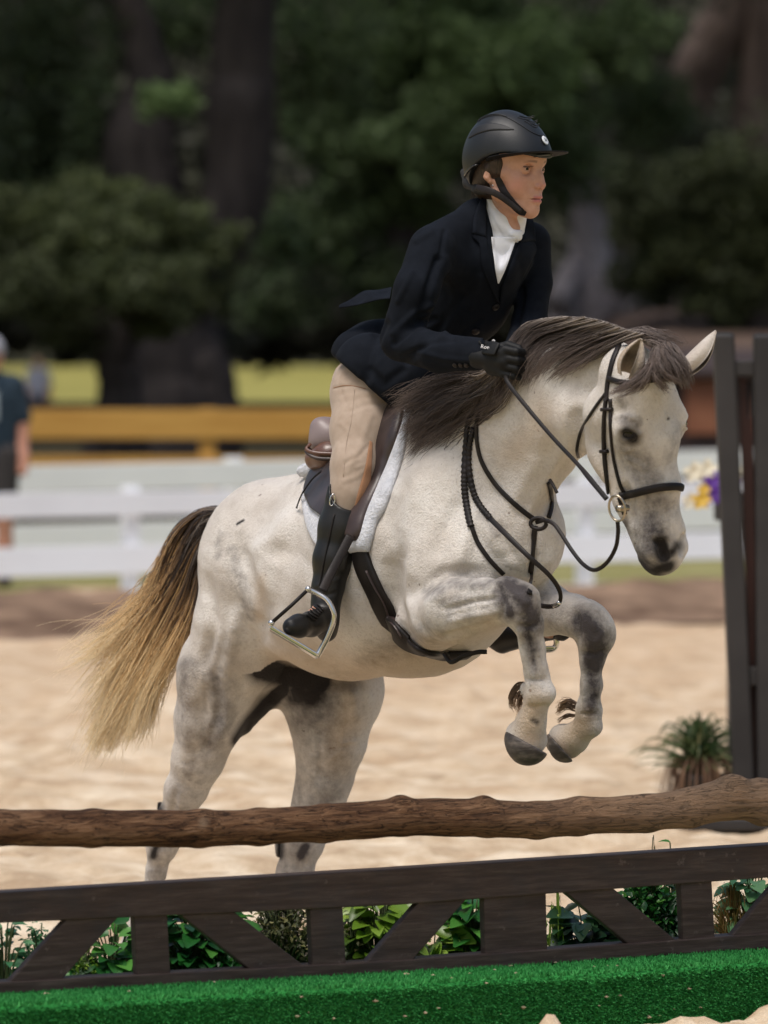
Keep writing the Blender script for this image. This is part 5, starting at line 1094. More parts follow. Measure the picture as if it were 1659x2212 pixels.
JB_.chain([(1148, 528, 13.43, 43), (1156, 610, 13.42, 36), (1143, 700, 13.38, 37), (1115, 775, 13.22, 34)], k=.014)
JB_.chain([(1105, 395, 13.26, 56), (1096, 455, 13.255, 43)], k=.006, op='sub'); JB_.chain([(1094, 455, 13.215, 42), (1086, 535, 13.215, 25), (1076, 608, 13.215, 3)], k=.004, op='sub', flat=((0, 1, 0), 2.6))
a, c_ = P(714, 764, 13.5), P(850, 884, 13.5); n = np.cross(c_-a, a-np.array((0, 0, CAMH)));
if n[2] > 0: n = -n
JB_.plane(a, n, .006)
cA = P(1036, 765, 12.95); JB_.prim(cA+np.array((.045, -.01, 0)), cA+np.array((.075, -.02, 0)), .05, .06, .004, 'sub')
WR = [([(852, 742), (900, 700), (940, 690)], 12, -5), ([(850, 720), (890, 680), (930, 660)], 12, 4), ([(870, 770), (930, 740), (980, 735)], 10, -3), ([(945, 560), (925, 620), (905, 690)], 14, -7), ([(960, 560), (985, 640), (960, 720)], 16, 4), ([(1000, 640), (940, 720), (880, 780)], 16, -5),
      ([(830, 700), (800, 760), (790, 820)], 18, -6), ([(870, 800), (830, 830), (800, 800)], 16, -4), ([(900, 830), (860, 860)], 14, 4), ([(1040, 690), (1000, 720)], 12, -3), ([(1120, 560), (1128, 640), (1118, 700)], 12, -5), ([(930, 500), (900, 520)], 12, 3), ([(960, 500), (950, 560)], 8, -3),
      ([(890, 590), (860, 650)], 10, 3), ([(905, 760), (960, 775), (1020, 780)], 9, 2.5), ([(1040, 600), (1020, 660)], 14, 3)]
jacket, JBV = garment('jacket', JB_, m_jacket, [(a, b, c*1.5) for a, b, c in WR])
OB2 = [HBV, JBV]
# lapels, collar, buttons, vent flap
def lapel(name, Lp, Rp, lift=.004, th=.003, mm=10): return drape(name, Lp, Rp, m_jacket, jacket, [JBV], lift=lift, th=th, n=30, mm=mm, sm=2)[0]
lapel('lapel', [(1036, 462), (1018, 508), (1035, 530), (1040, 575), (1060, 620), (1074, 652)], [(1048, 462), (1052, 520), (1062, 570), (1070, 600), (1075, 630), (1077, 654)])
lapel('lapel', [(1120, 520), (1106, 560), (1094, 590), (1082, 620), (1078, 654)], [(1150, 518), (1156, 542), (1140, 575), (1116, 620), (1080, 656)])
lapel('collar', [(1040, 432), (1022, 470), (1018, 505)], [(1050, 432), (1048, 475), (1050, 515)], .008); lapel('collar', [(1134, 472), (1128, 500), (1118, 525)], [(1146, 478), (1152, 500), (1152, 522)], .008)
for x, y in ((1070, 662), (1027, 715)):
    h = on(x, y, [JBV])
    if h: b_ = tube([h[0], h[0]+h[1]*.004, h[0]+h[1]*.006], [.0095, .0095, .006], 14); part(mesh_obj('button', b_[0], b_[1], m_leather), jacket)
for x in (984, 996, 1008):
    h = on(x, 788, [JBV])
    if h: b_ = tube([h[0], h[0]+h[1]*.004, h[0]+h[1]*.005], [.0065, .0065, .004], 12); part(mesh_obj('button', b_[0], b_[1], m_leather), jacket)
V = []; tp = catmull([(846, 622, 13.62), (815, 628, 13.6), (785, 631, 13.58), (758, 648, 13.56), (731, 664, 13.55)], 6); bt = catmull([(842, 646, 13.50), (818, 648, 13.50), (795, 654, 13.51), (765, 661, 13.53), (733, 666, 13.545)], 6); n = len(tp); mmn = 6
for lay in (0, .0025):
    for i in range(n):
        for j in range(mmn): s = j/(mmn-1); p = tp[i]*(1-s)+bt[i]*s; V.append(P(p[0], p[1]+5*math.sin(s*math.pi)*math.sin(i*.5), p[2])+np.array((0, 0, lay)))
Fc = []; b0 = n*mmn
for i in range(n-1):
    for j in range(mmn-1): a_ = i*mmn+j; Fc += [(a_, a_+1, a_+mmn+1, a_+mmn), (b0+a_, b0+a_+mmn, b0+a_+mmn+1, b0+a_+1)]
for i in range(n-1): Fc += [(i*mmn, (i+1)*mmn, b0+(i+1)*mmn, b0+i*mmn), (i*mmn+mmn-1, b0+i*mmn+mmn-1, b0+(i+1)*mmn+mmn-1, (i+1)*mmn+mmn-1)]
part(mesh_obj('vent_flap', V, Fc, m_jacket), jacket)
# shirt with stock collar
SH = Body(.0035); SH.chain([(1086, 530, 13.31, 40), (1078, 600, 13.32, 30)], k=.02); SH.chain([(1078, 520, 13.335, 54), (1088, 466, 13.318, 47), (1092, 425, 13.318, 47)], k=.014)
SH.chain([(1075, 480, 13.28, 14), (1120, 512, 13.268, 9)], k=.012); SH.chain([(1108, 506, 13.262, 6), (1126, 500, 13.265, 4)], k=.01)
A_, B_, C_ = P(1044, 426, 13.29), P(1137, 466, 13.27), P(1098, 500, 13.235); n = np.cross(B_-A_, C_-A_); n = n if n[2] > 0 else -n; SH.plane(A_, n, .003)
shirt, ShB = garment('shirt', SH, m_shirt, [([(1062, 470), (1090, 520), (1110, 530)], 5, -2), ([(1100, 540), (1090, 575), (1080, 600)], 4, 2)])
drape('shirt_front', [(1060, 512), (1062, 530), (1066, 555), (1070, 585), (1075, 612)], [(1116, 512), (1110, 532), (1101, 558), (1090, 585), (1077, 612)], m_shirt, shirt, [JBV, ShB], lift=.002, th=.001, n=36, mm=20, sm=3)
for x, y in ((1104, 538), (1097, 558), (1090, 578)):
    h = on(x, y, [ShB])
    if h: ball('shirt_button', h[0]-h[1]*.001, .003, m_shirt, shirt, 8)
# breeches
BB = Body(.0042)
BB.chain([(822, 806, 13.54, 72), (792, 850, 13.48, 74), (777, 930, 13.41, 60), (764, 1010, 13.34, 46), (757, 1062, 13.32, 38), (750, 1110, 13.32, 36)], k=.03); BB.chain([(764, 826, 13.56, 46)], k=.04)
BB.chain([(890, 815, 13.74, 76), (970, 925, 13.82, 56), (1025, 1035, 13.88, 40), (1040, 1100, 13.88, 36)], k=.03); BB.chain([(825, 806, 13.58, 70), (880, 800, 13.7, 74)], k=.03)
BW = [([(722, 838), (760, 832), (800, 842)], 4, -3), ([(730, 800), (770, 790), (810, 800)], 9, 3.5), ([(738, 862), (780, 850), (830, 850)], 9, 3), ([(750, 890), (790, 875), (835, 870)], 8, -3), ([(735, 915), (752, 930), (756, 960)], 7, 2.5), ([(800, 900), (780, 960), (750, 1020)], 10, 3), ([(730, 960), (728, 1010), (736, 1050)], 8, 2.5), ([(745, 1000), (775, 985), (800, 960)], 7, -3), ([(770, 1010), (800, 1000)], 6, 2.5), ([(735, 840), (760, 900), (755, 1000)], 3, -2), ([(742, 1040), (770, 1030), (795, 1010)], 8, 3)]
breeches, BrB = garment('breeches', BB, m_breech, [(a, b*1.2, c*.7) for a, b, c in BW])
strap('seam', [(720, 838), (742, 833), (765, 834), (790, 840)], 1.6, m_suede, breeches, obst=[BrB], th=.0005, lift=.0004); strap('seam', [(766, 838), (760, 900), (748, 960), (742, 1030)], 1.4, m_breech, breeches, obst=[BrB], th=.0008, lift=.0006)
drape('knee_patch', [(798, 952), (788, 1010), (774, 1060), (764, 1100), (764, 1108)], [(804, 955), (802, 1010), (798, 1060), (786, 1090), (772, 1108)], m_suede, breeches, [BrB], lift=.002, th=.002, n=30, mm=8, sm=2)
# boots
m_boot = mat('black_boot_leather', (.012, .011, .010), .42, spec=.4); q = NT(m_boot); v = q.coord(); q.color(q.ramp(q.noise(v, 14, 5), [(.35, (.0055, .005, .0045)), (.68, (.014, .012, .010))])); q.normal(q.bump(q.noise(v, 40, 4), .25, .003))
BO = Body(.0035)
BO.chain([(746, 1085, 13.32, 44), (737, 1140, 13.32, 47), (720, 1210, 13.31, 42), (708, 1270, 13.30, 32), (703, 1308, 13.29, 28), (704, 1345, 13.28, 28)], k=.02)
BO.chain([(702, 1335, 13.28, 28), (672, 1348, 13.22, 26), (645, 1352, 13.17, 24), (630, 1354, 13.15, 20)], k=.014); BO.chain([(706, 1365, 13.29, 22)], k=.014)
TL = P(716, 1047, 13.3); TR = P(786, 1108, 13.3); TM = P(745, 1085, 13.3)
BO.chain([(722, 1060, 13.31, 13), (716, 1052, 13.31, 6)], k=.02)
BO.chain([(762, 1050, 13.28, 52)], k=.004, op='sub')
n = np.cross(P(690, 1398, 13.2)-P(610, 1366, 13.2), P(650, 1380, 13.2)-np.array((0, 0, CAMH))); n = n if n[2] < 0 else -n; BO.plane(P(612, 1368, 13.15), n, .003)
BWk = [([(690, 1290), (725, 1280)], 7, -2), ([(685, 1265), (735, 1250)], 8, 1.5), ([(688, 1318), (722, 1312)], 6, 2.5), ([(760, 1120), (745, 1230)], 10, 2)]
boot, BoB = garment('boot', BO, m_boot, BWk)
for k in range(6): strap('lace', [(660+5*k, 1330-5*k), (672+4*k, 1338-5*k), (682+3*k, 1341-4*k)], 3, m_leather, boot, obst=[BoB], th=.003, n=3)
for k in range(1): h = on(718, 1080, [BoB]); mb = MB(); hh = (h[0] if h else P(718, 1080, 13.27)); mb.add(*tube([hh+np.array((.006*math.cos(t)+.002*math.sin(t), -.004, .014*math.sin(t))) for t in np.linspace(0, 2*math.pi, 17)], .0018, 6, cap=False)); mb.build('badge', m_steel, boot, smooth=True)
strap('boot_zip', [(723, 1110), (712, 1160), (700, 1215), (691, 1265)], 3, m_leather, boot, obst=[BoB], th=.0015, n=6)
FO = Body(.004); FO.chain([(1060, 1385, 13.76, 14), (1085, 1388, 13.74, 20), (1110, 1378, 13.72, 22), (1160, 1372, 13.66, 16), (1215, 1372, 13.58, 9), (1232, 1371, 13.56, 5)], k=.02); FO.chain([(1060, 1200, 13.86, 30), (1082, 1330, 13.8, 24), (1100, 1368, 13.74, 22)], k=.02)
garment('boot', FO, m_boot)
# gloves: palm and five bent fingers closed on the rein
m_glove = mat('black_glove', (.006, .006, .006), .6, spec=.25); q = NT(m_glove); q.normal(q.bump(q.noise(q.coord(), 90, 4), .3, .002))
def glove(o3, s=1, name='glove', far=False):
    G = Body(.0024); X = np.array((.75, -.62, -.12)); X /= np.linalg.norm(X); Yv = np.array((-.62, -.75, 0)); Z = np.cross(X, Yv); Z = Z if Z[2] > 0 else -Z     # along the hand, out of its back, up
    g = lambda x, y, z: o3+X*x+Yv*y*s+Z*z
    def ch(nodes, k=.008): 
        for a, b in zip(nodes, nodes[1:]): G.prim(g(*a[:3]), g(*b[:3]), a[3], b[3], k)
    ch([(-.045, 0, 0, .026), (-.01, 0, 0, .024)], .01); ch([(.0, .002, .018, .019), (.03, .006, .02, .017)]); ch([(.0, .002, -.018, .019), (.028, .004, -.022, .015)]); ch([(.01, .003, 0, .02), (.034, .006, 0, .018)])
    for i, (z, L_, r) in enumerate(((.030, .036, .0098), (.010, .040, .0100), (-.010, .037, .0096), (-.029, .029, .0086))):
        ch([(.036, .008, z, r+.001), (.036+L_*.8, .000-.002*i, z-.002, r), (.036+L_*.75, -.026, z-.004, r*.95), (.036+L_*.15, -.034, z-.004, r*.9)], .0035)
    ch([(-.005, -.010, .026, .013), (.022, -.022, .038, .0112), (.050, -.028, .034, .0098)], .004)
    V, Q = G.mesh(1); o = mesh_obj(name, V, Q, m_glove); part(o, rider); return o, bvh_of(V, Q), g
gl, GlB, gf = glove(P(1066, 778, 12.90))
glf, GlB2, _ = glove(P(1105, 790, 13.14), -1)
w_ = strap('cuff_tab', [(1040, 750), (1056, 752), (1076, 756)], [30, 36, 30], m_glove, gl, obst=[GlB, JBV], th=.004, n=5)
m_print = mat('pale_print', (.75, .72, .72), .6)
def text_obj(s, size, M, name, m, root, ext=.0006):
    cu = bpy.data.curves.new('t', 'FONT'); cu.body = s; cu.size = size; cu.extrude = ext; cu.align_x = 'CENTER'; cu.align_y = 'CENTER'
    t_ = bpy.data.objects.new('t', cu); COL.objects.link(t_); dg = bpy.context.evaluated_depsgraph_get(); me = bpy.data.meshes.new_from_object(t_.evaluated_get(dg)); bpy.data.objects.remove(t_)
    co = np.zeros(len(me.vertices)*3); me.vertices.foreach_get('co', co); co = co.reshape(-1, 3); o3, ex, ey, ez = M; co = o3+co[:, :1]*ex+co[:, 1:2]*ey+co[:, 2:3]*ez; me.vertices.foreach_set('co', co.ravel())
    me.materials.append(m); o = bpy.data.objects.new(name, me); COL.objects.link(o); part(o, root); return o
def place_text(s, x, y, size, obst, name, m, root, ang=0, fallback=12.9):
    h = on(x, y, obst); p = (h[0] if h else P(x, y, fallback)); n_ = np.array((0, -1, 0.)) if h is None else h[1]*.35+np.array((0, -.65, 0)); n_ /= np.linalg.norm(n_); ex = np.cross((0, 0, 1.), n_); ex = ex if ex[0] > 0 else -ex; ex /= np.linalg.norm(ex); ey = np.cross(n_, ex); ey = ey if ey[2] > 0 else -ey
    c, s_ = math.cos(ang), math.sin(ang); return text_obj(s, size, (p+n_*.008, ex*c+ey*s_, ey*c-ex*s_, n_), name, m, root)
place_text('Roeckl', 1056, 752, .013, [GlB, JBV], 'lettering', m_print, gl, -.12)
place_text('●', 1066, 737, .010, [GlB, JBV], 'emblem', m_print, gl)

# helmet ---------------------------------------------------
m_helm = mat('matt_black_shell', (.010, .011, .0125), .46, spec=.4); q = NT(m_helm); v = q.coord(); q.normal(q.bump(q.noise(v, 500, 3), .25, .001))
m_vent = mat('black_mesh', (.006, .006, .007), .6); m_trim = mat('glossy_black', (.012, .012, .014), .25, coat=.3)
HE = Body(.003)
fa([(-.016, 0, .022, .1045), (.012, 0, .020, .0985)], .01, B=HE, ax=('l', .90)); fa([(-.01, 0, .06, .078)], .03, B=HE); fa([(.0, 0, .030, .092)], .001, 'sub', B=HE, ax=('l', .86))
for l in (0,): HE.prim(fp(.055, .2, -.112), fp(.055, -.2, -.112), .148, .148, .003, 'sub')
V, Q = HE.mesh(2); helmet = mesh_obj('helmet', V, Q, m_helm); part(helmet, rider); HeB = bvh_of(V, Q)
V = []; na, nr = 40, 8
for lay in (0, 1):
    for i in range(na+1):
        th = R(-100+200*i/na); ext = .052*max(0, math.cos(th*.88))**1.25+.003
        for j in range(nr+1):
            s = j/nr; rr = .092+ext*s; f = .006+rr*math.cos(th); l = rr*.90*math.sin(th); u = .043-.020*(1-math.cos(th))-.014*s*s*0-.10*(l*l)/.09*.09+.004*s-(.0045*(1-s*.5) if lay else 0)
            V.append(fp(f, l, u))
k = nr+1; b0 = (na+1)*k; Fc = []
for i in range(na):
    for j in range(nr): Fc += [(i*k+j, (i+1)*k+j, (i+1)*k+j+1, i*k+j+1), (b0+i*k+j, b0+i*k+j+1, b0+(i+1)*k+j+1, b0+(i+1)*k+j)]
    Fc.append((i*k+nr, (i+1)*k+nr, b0+(i+1)*k+nr, b0+i*k+nr))
m_brim = mat('matt_peak', (.008, .008, .009), .75, spec=.15); part(mesh_obj('brim', V, Fc, m_brim), helmet)
cr = lambda cx_, cy_: (943.8+cx_*.2048, 203.9+cy_*.2048)
drape('side_vent', [cr(335, 462), cr(380, 375), cr(470, 322), cr(580, 305), cr(700, 325), cr(812, 372)], [cr(338, 466), cr(430, 420), cr(540, 388), cr(640, 378), cr(730, 378), cr(814, 374)], m_vent, helmet, [HeB], lift=.0015, th=.0008, n=30, mm=8, sm=1)
strap('seam', [cr(420, 290), cr(520, 240), cr(640, 222), cr(735, 242), cr(860, 310), cr(1000, 400), cr(1100, 438), cr(1135, 436)], 2.2, m_vent, helmet, obst=[HeB], th=.0012, lift=.0006)
strap('ridge', [cr(430, 282), cr(530, 230), cr(640, 214), cr(735, 238)], 3, m_helm, helmet, obst=[HeB], th=.0022, lift=.001)
for a_, b_, c__ in (((850, 245), (940, 262), (1030, 240)), ((920, 285), (1000, 308), (1065, 285)), ((930, 280), (1030, 345), (1085, 320))): 
    strap('front_vent', [cr(*a_), cr(*b_), cr(*c__)], [1, 5, 1], m_vent, helmet, obst=[HeB], th=.001, lift=.0004); strap('vent_rib', [cr(a_[0]+20, a_[1]-16), cr(b_[0]+6, b_[1]-18), cr(c__[0], c__[1]-16)], [1, 3.5, 1], m_helm, helmet, obst=[HeB], th=.0014, lift=.0003)
strap('rim', [cr(1180, 632), cr(1000, 650), cr(800, 668), cr(640, 690), cr(520, 702), cr(400, 745), cr(320, 820), cr(286, 885)], 5, m_trim, helmet, obst=[HeB], th=.003, lift=.0008)
hh = on(1175.5, 304.5, [HeB]); pc = hh[0]; nn_ = hh[1]; ex = np.cross((0, 0, 1.), nn_); ex /= np.linalg.norm(ex); ex = ex if ex[0] > 0 else -ex; ey = np.cross(nn_, ex); ey = ey if ey[2] > 0 else -ey
V = [pc+nn_*(.002+.003*z)+ex*.0105*r*math.cos(t)+ey*.0120*r*math.sin(t) for z, r in ((0, 1), (.6, 1), (1, .85)) for t in np.linspace(0, 2*math.pi, 24, endpoint=False)]; Fc = [(i*24+j, i*24+(j+1) % 24, (i+1)*24+(j+1) % 24, (i+1)*24+j) for i in range(2) for j in range(24)]+[tuple(48+j for j in range(24))]
m_emb = mat('silver_white', (.70, .72, .74), .3); bdg = mesh_obj('badge', V, Fc, m_emb, smooth=False); part(bdg, helmet)
m_greyp = mat('grey_mark', (.18, .19, .20), .5)
text_obj('H', .014, (pc+nn_*.0055, ex, ey, nn_), 'emblem', m_greyp, bdg)
# straps, harness, hair, ear piece
strap('chin_strap', [(1066, 345), (1074, 378), (1087, 409), (1106, 437), (1124, 455), (1136, 461)], [14, 15, 17, 18, 18, 11], m_leather, helmet, obst=[bvh_of(Va, Qa), HeB], th=.0025, lift=.002)
strap('rear_strap', [(1030, 405, 13.25), (1048, 410, 13.225), (1066, 416, 13.215), (1084, 426, 13.212), (1104, 441, 13.212), (1126, 457, 13.208)], [14, 16, 15, 14, 13, 9], m_leather, helmet, th=.0025)
HR = Body(.004); fa([(-.030, 0, -.005, .082)], .01, B=HR, ax=('l', .85)); fa([(-.055, 0, -.04, .052)], .02, B=HR); 
m_pad = mat('harness_pad', (.014, .013, .013), .8)
V, Q = HR.mesh(1)
k_ = (V-HO)@hf; m_hair = mat('dark_hair', (.030, .018, .012), .5, spec=.4); q = NT(m_hair); vm = q.coord((1, 1, .15)); q.color(q.ramp(q.noise(vm, 260, 3), [(.35, (.018, .011, .008)), (.7, (.06, .035, .022))])); q.normal(q.bump(q.noise(vm, 300, 3), .5, .003))
HR2 = Body(.0028); fa([(-.024, 0, .012, .082)], .01, B=HR2, ax=('l', .90)); fa([(.006, .060, .012, .018), (.012, .0615, -.008, .010)], .012, B=HR2, mir=True); fa([(-.05, 0, -.035, .05)], .02, B=HR2)
HR2.plane(fp(.028, 0, 0), hf, .006); fa([(-.012, .064, -.004, .013)], .01, B=HR2, mir=True)
V, Q = HR2.mesh(1); part(mesh_obj('hair', V, Q, m_hair), rider)
PD = Body(.003); PD.chain([(1003, 372, 13.36, 9), (1012, 396, 13.34, 11), (1032, 409, 13.28, 10), (1052, 414, 13.235, 8)], k=.01); V, Q = PD.mesh(1); part(mesh_obj('harness_pad', V, Q, m_pad), helmet)
ball('earring', on(1064.5, 401, [bvh_of(Va, Qa)])[0] if on(1064.5, 401, [bvh_of(Va, Qa)]) else P(1064, 401, 13.24), .0022, m_steel, rider, 8)

# ------------------------------------------------------------------ hair: mane, forelock, tail, feathers
def hair_mat(name, stops, rough=.5):
    m = mat(name, (.3, .2, .1), rough, spec=.35); q = NT(m); at = q.attr('strand'); sp_ = q.n('ShaderNodeSeparateColor'); q.l(at.outputs['Color'], sp_.inputs[0])
    f = q.math('ADD', sp_.outputs[0], q.math('MULTIPLY', q.math('SUBTRACT', sp_.outputs[1], .5), .42), clamp=True); c = q.ramp(f, stops)
    c = q.mix(q.math('MULTIPLY', sp_.outputs[2], .6), c, (.010, .007, .006)); q.color(c); return m
def strands(name, guides, n, m, root, rad=.0011, segs=16, spread=.015, wild=.02, clumps=60, dvar=.03, obst=None, lift=.01, ends=.25, lenvar=.3, depth=None, tight=.72):
    G = []
    for g in guides:
        p3 = []
        for p in g:
            if len(p) == 3: p3.append(P(*p)); continue
            h = on(p[0], p[1], obst or []) if obst else None
            D = h[0][1]-lift if h is not None else mid(p[0])-.06
            p3.append(P(p[0], p[1], D))
        c = catmull(p3, 8); d = np.r_[0, np.cumsum(np.linalg.norm(np.diff(c, axis=0), axis=1))]; d /= d[-1]; t = np.linspace(0, 1, segs); G.append(np.stack([np.interp(t, d, c[:, k]) for k in range(3)], 1))
    G = np.array(G); t = np.linspace(0, 1, segs)[:, None]; cu = rng.random(clumps)*(len(G)-1.0001); co = rng.normal(size=(clumps, 3)); V = []; A = []
    cph = rng.random((clumps, 2))*6.28
    allP = np.zeros((n, segs, 3)); att = np.zeros((n, segs, 3))
    for i in range(n):
        c = rng.integers(clumps); u = np.clip(cu[c]+rng.normal()*.10*(len(G)-1)/4, 0, len(G)-1.001); a = int(u); s = u-a; base = G[a]*(1-s)+G[a+1]*s
        uc = cu[c]; a = int(uc); s = uc-a; cl_ = G[a]*(1-s)+G[a+1]*s; k = tight*t**.7; pth = base*(1-k)+cl_*k
        pth = pth+co[c]*np.array((.6, 1.3, .6))*spread*(t*1.0+.1)+rng.normal(size=3)*np.array((.5, 1.0, .5))*spread*.36*(.35+t)
        pth = pth+np.array((0, rng.normal()*dvar*.5, 0))
        wl = wild*(rng.random()**3)*2; ph = rng.random(3)*6.28; fr = 1.5+rng.random(3)*2.5
        pth = pth+wl*t*np.stack([np.sin(fr[k]*t[:, 0]*3+ph[k]) for k in range(3)], 1)+.0028*np.sin(t*9+cph[c, 0])*np.array((1, .3, 1))*t
        L_ = 1-lenvar*rng.random()**2; tt_ = np.linspace(0, L_, segs); pth = np.stack([np.interp(tt_, t[:, 0], pth[:, k]) for k in range(3)], 1)
        allP[i] = pth; att[i, :, 0] = tt_; att[i, :, 1] = np.clip(.5+.28*rng.normal(), 0, 1); att[i, :, 2] = (rng.random() < .22)*rng.random()
    T = np.gradient(allP, axis=1); T /= np.linalg.norm(T, axis=2)[..., None]+1e-9; s = np.cross(T, np.array((0, 1., 0))); s /= np.linalg.norm(s, axis=2)[..., None]+1e-9; b = np.cross(T, s)
    r = rad*(1-ends*0-.8*np.linspace(0, 1, segs)**2)[None, :, None]*(.7+.6*rng.random((n, 1, 1)))
    ring = [allP+s*r*math.cos(a)+b*r*math.sin(a) for a in (-.5, 1.6, 3.7)]
    V = np.stack(ring, 2).reshape(-1, 3); A = np.repeat(att.reshape(-1, 3), 3, axis=0)
    base = (np.arange(n)[:, None]*segs+np.arange(segs-1)[None, :]).reshape(-1)*3; Q = []
    for k in range(3): k2 = (k+1) % 3; Q.append(np.stack([base+k, base+k2, base+3+k2, base+3+k], 1))
    o = mesh_obj(name, V, np.vstack(Q), m); set_attr(o, 'strand', A)
    if root is not None: part(o, root)
    return o
m_mane = hair_mat('mane_hair', [(0, (.40, .34, .29)), (.14, (.22, .18, .155)), (.40, (.075, .056, .048)), (.75, (.10, .074, .060)), (1, (.17, .125, .10))])
m_fore = hair_mat('forelock_hair', [(0, (.34, .28, .235)), (.4, (.20, .155, .13)), (1, (.13, .095, .08))])
m_tail = hair_mat('tail_hair', [(0, (.22, .18, .15)), (.10, (.05, .038, .032)), (.28, (.055, .036, .028)), (.42, (.36, .21, .095)), (.56, (.72, .46, .21)), (.78, (.90, .68, .38)), (1, (.93, .76, .50))])
m_feather = hair_mat('feather_hair', [(0, (.22, .14, .08)), (.4, (.11, .065, .038)), (1, (.34, .21, .11))])
AO = [HBV, JBV, padB]
strands('mane', [[(1388, 722), (1345, 738), (1295, 765), (1245, 795), (1212, 815)], [(1350, 712), (1300, 728), (1240, 752), (1190, 782), (1165, 812)], [(1312, 697), (1255, 714), (1190, 736), (1145, 780), (1120, 830)],
                 [(1262, 686), (1205, 700), (1150, 720), (1115, 770), (1098, 850)], [(1215, 685), (1160, 700), (1110, 735), (1085, 800), (1062, 880)], [(1165, 692), (1120, 715), (1090, 770), (1060, 840), (1000, 920)]],
        1800, m_mane, horse, obst=[HBV], lift=.022, spread=.014, clumps=60, dvar=.03, wild=.01, tight=.82)
strands('mane', [[(1120, 740), (1085, 790), (1030, 835), (950, 880), (885, 950)], [(1110, 770), (1070, 830), (1010, 870), (940, 920), (880, 985)], [(1085, 780), (1040, 815), (975, 838), (915, 868), (868, 910)], [(1070, 790), (1015, 805), (950, 822), (900, 845), (850, 868)],
                 [(1120, 800), (1090, 860), (1050, 890), (985, 930), (905, 985)]], 2000, m_mane, horse, obst=AO, lift=.025, spread=.015, clumps=56, dvar=.03, wild=.018, tight=.8)
strands('forelock', [[(1412, 740, 12.60), (1402, 790, 12.47), (1362, 828, 12.43), (1320, 846, 12.44)], [(1420, 735, 12.60), (1410, 785, 12.46), (1385, 822, 12.42), (1345, 842, 12.42)], [(1425, 728, 12.62), (1415, 775, 12.46), (1430, 810, 12.40), (1465, 832, 12.42)], [(1432, 730, 12.63), (1440, 760, 12.48), (1465, 795, 12.43), (1482, 835, 12.45)], [(1435, 735, 12.64), (1462, 752, 12.52), (1488, 790, 12.48), (1486, 832, 12.48)]],
        1300, m_fore, horse, spread=.010, clumps=30, dvar=.02, wild=.006, tight=.85)
strands('forelock', [[(1330, 722, 12.66), (1370, 722, 12.60), (1410, 735, 12.56), (1450, 755, 12.56)], [(1345, 716, 12.68), (1390, 712, 12.62), (1440, 722, 12.6), (1480, 742, 12.62)], [(1380, 735, 12.6), (1410, 745, 12.54), (1440, 765, 12.5), (1475, 785, 12.5)]], 260, m_fore, horse, spread=.008, clumps=16, dvar=.02, wild=.012, tight=.85)
strands('tail', [[(504, 1104, 14.18), (445, 1102, 14.25), (388, 1145, 14.3), (350, 1228, 14.33), (300, 1325, 14.35), (165, 1422, 14.36)], [(500, 1106, 14.18), (432, 1116, 14.25), (384, 1215, 14.3), (328, 1335, 14.34), (268, 1440, 14.36), (212, 1530, 14.36)],
                 [(490, 1114, 14.16), (432, 1150, 14.22), (385, 1255, 14.28), (312, 1395, 14.3), (250, 1510, 14.32), (192, 1622, 14.33)], [(482, 1124, 14.15), (436, 1180, 14.2), (402, 1280, 14.24), (350, 1390, 14.27), (292, 1500, 14.28), (225, 1628, 14.3)],
                 [(474, 1136, 14.14), (440, 1205, 14.18), (416, 1295, 14.2), (372, 1390, 14.22), (322, 1480, 14.24), (280, 1595, 14.25)], [(466, 1150, 14.12), (442, 1230, 14.15), (424, 1310, 14.16), (386, 1390, 14.18), (345, 1470, 14.2), (312, 1590, 14.2)]],
        4600, m_tail, horse, rad=.0012, segs=22, spread=.020, clumps=80, dvar=.07, wild=.02, lenvar=.6, tight=.8)
strands('tail', [[(470, 1115, 14.2), (390, 1200, 14.3), (320, 1310, 14.33), (230, 1385, 14.35), (108, 1432, 14.36)], [(440, 1120, 14.2), (360, 1240, 14.3), (300, 1290, 14.33), (240, 1345, 14.35), (170, 1410, 14.36)], [(440, 1150, 14.2), (340, 1330, 14.3), (270, 1450, 14.33), (220, 1560, 14.35), (180, 1640, 14.36)]], 420, m_tail, horse, rad=.0009, segs=22, spread=.040, clumps=26, dvar=.07, wild=.035, lenvar=.4)
strands('fetlock_hair', [[(1142, 1474, 12.86), (1118, 1476, 12.87), (1104, 1500, 12.88), (1110, 1528, 12.88)], [(1144, 1486, 12.84), (1124, 1490, 12.85), (1112, 1512, 12.85), (1114, 1538, 12.85)], [(1144, 1500, 12.83), (1128, 1508, 12.84), (1120, 1525, 12.84), (1120, 1545, 12.84)]], 170, m_feather, horse, spread=.007, clumps=14, dvar=.015, wild=.004, rad=.0009)
strands('fetlock_hair', [[(1250, 1520, 13.06), (1225, 1512, 13.08), (1205, 1525, 13.1)], [(1248, 1535, 13.06), (1222, 1530, 13.08), (1202, 1545, 13.1)], [(1246, 1552, 13.06), (1220, 1555, 13.08), (1200, 1570, 13.1)]], 150, m_feather, horse, spread=.007, clumps=12, dvar=.015, wild=.006, rad=.0009)
strands('stray_hair', [[(1020, 400, 13.36), (1018, 425, 13.38), (1008, 445, 13.39), (1000, 452, 13.4)], [(1040, 408, 13.34), (1036, 425, 13.36), (1022, 440, 13.38), (1012, 450, 13.39)]], 40, m_hair, rider, spread=.008, clumps=6, dvar=.01, wild=.012, rad=.0006)

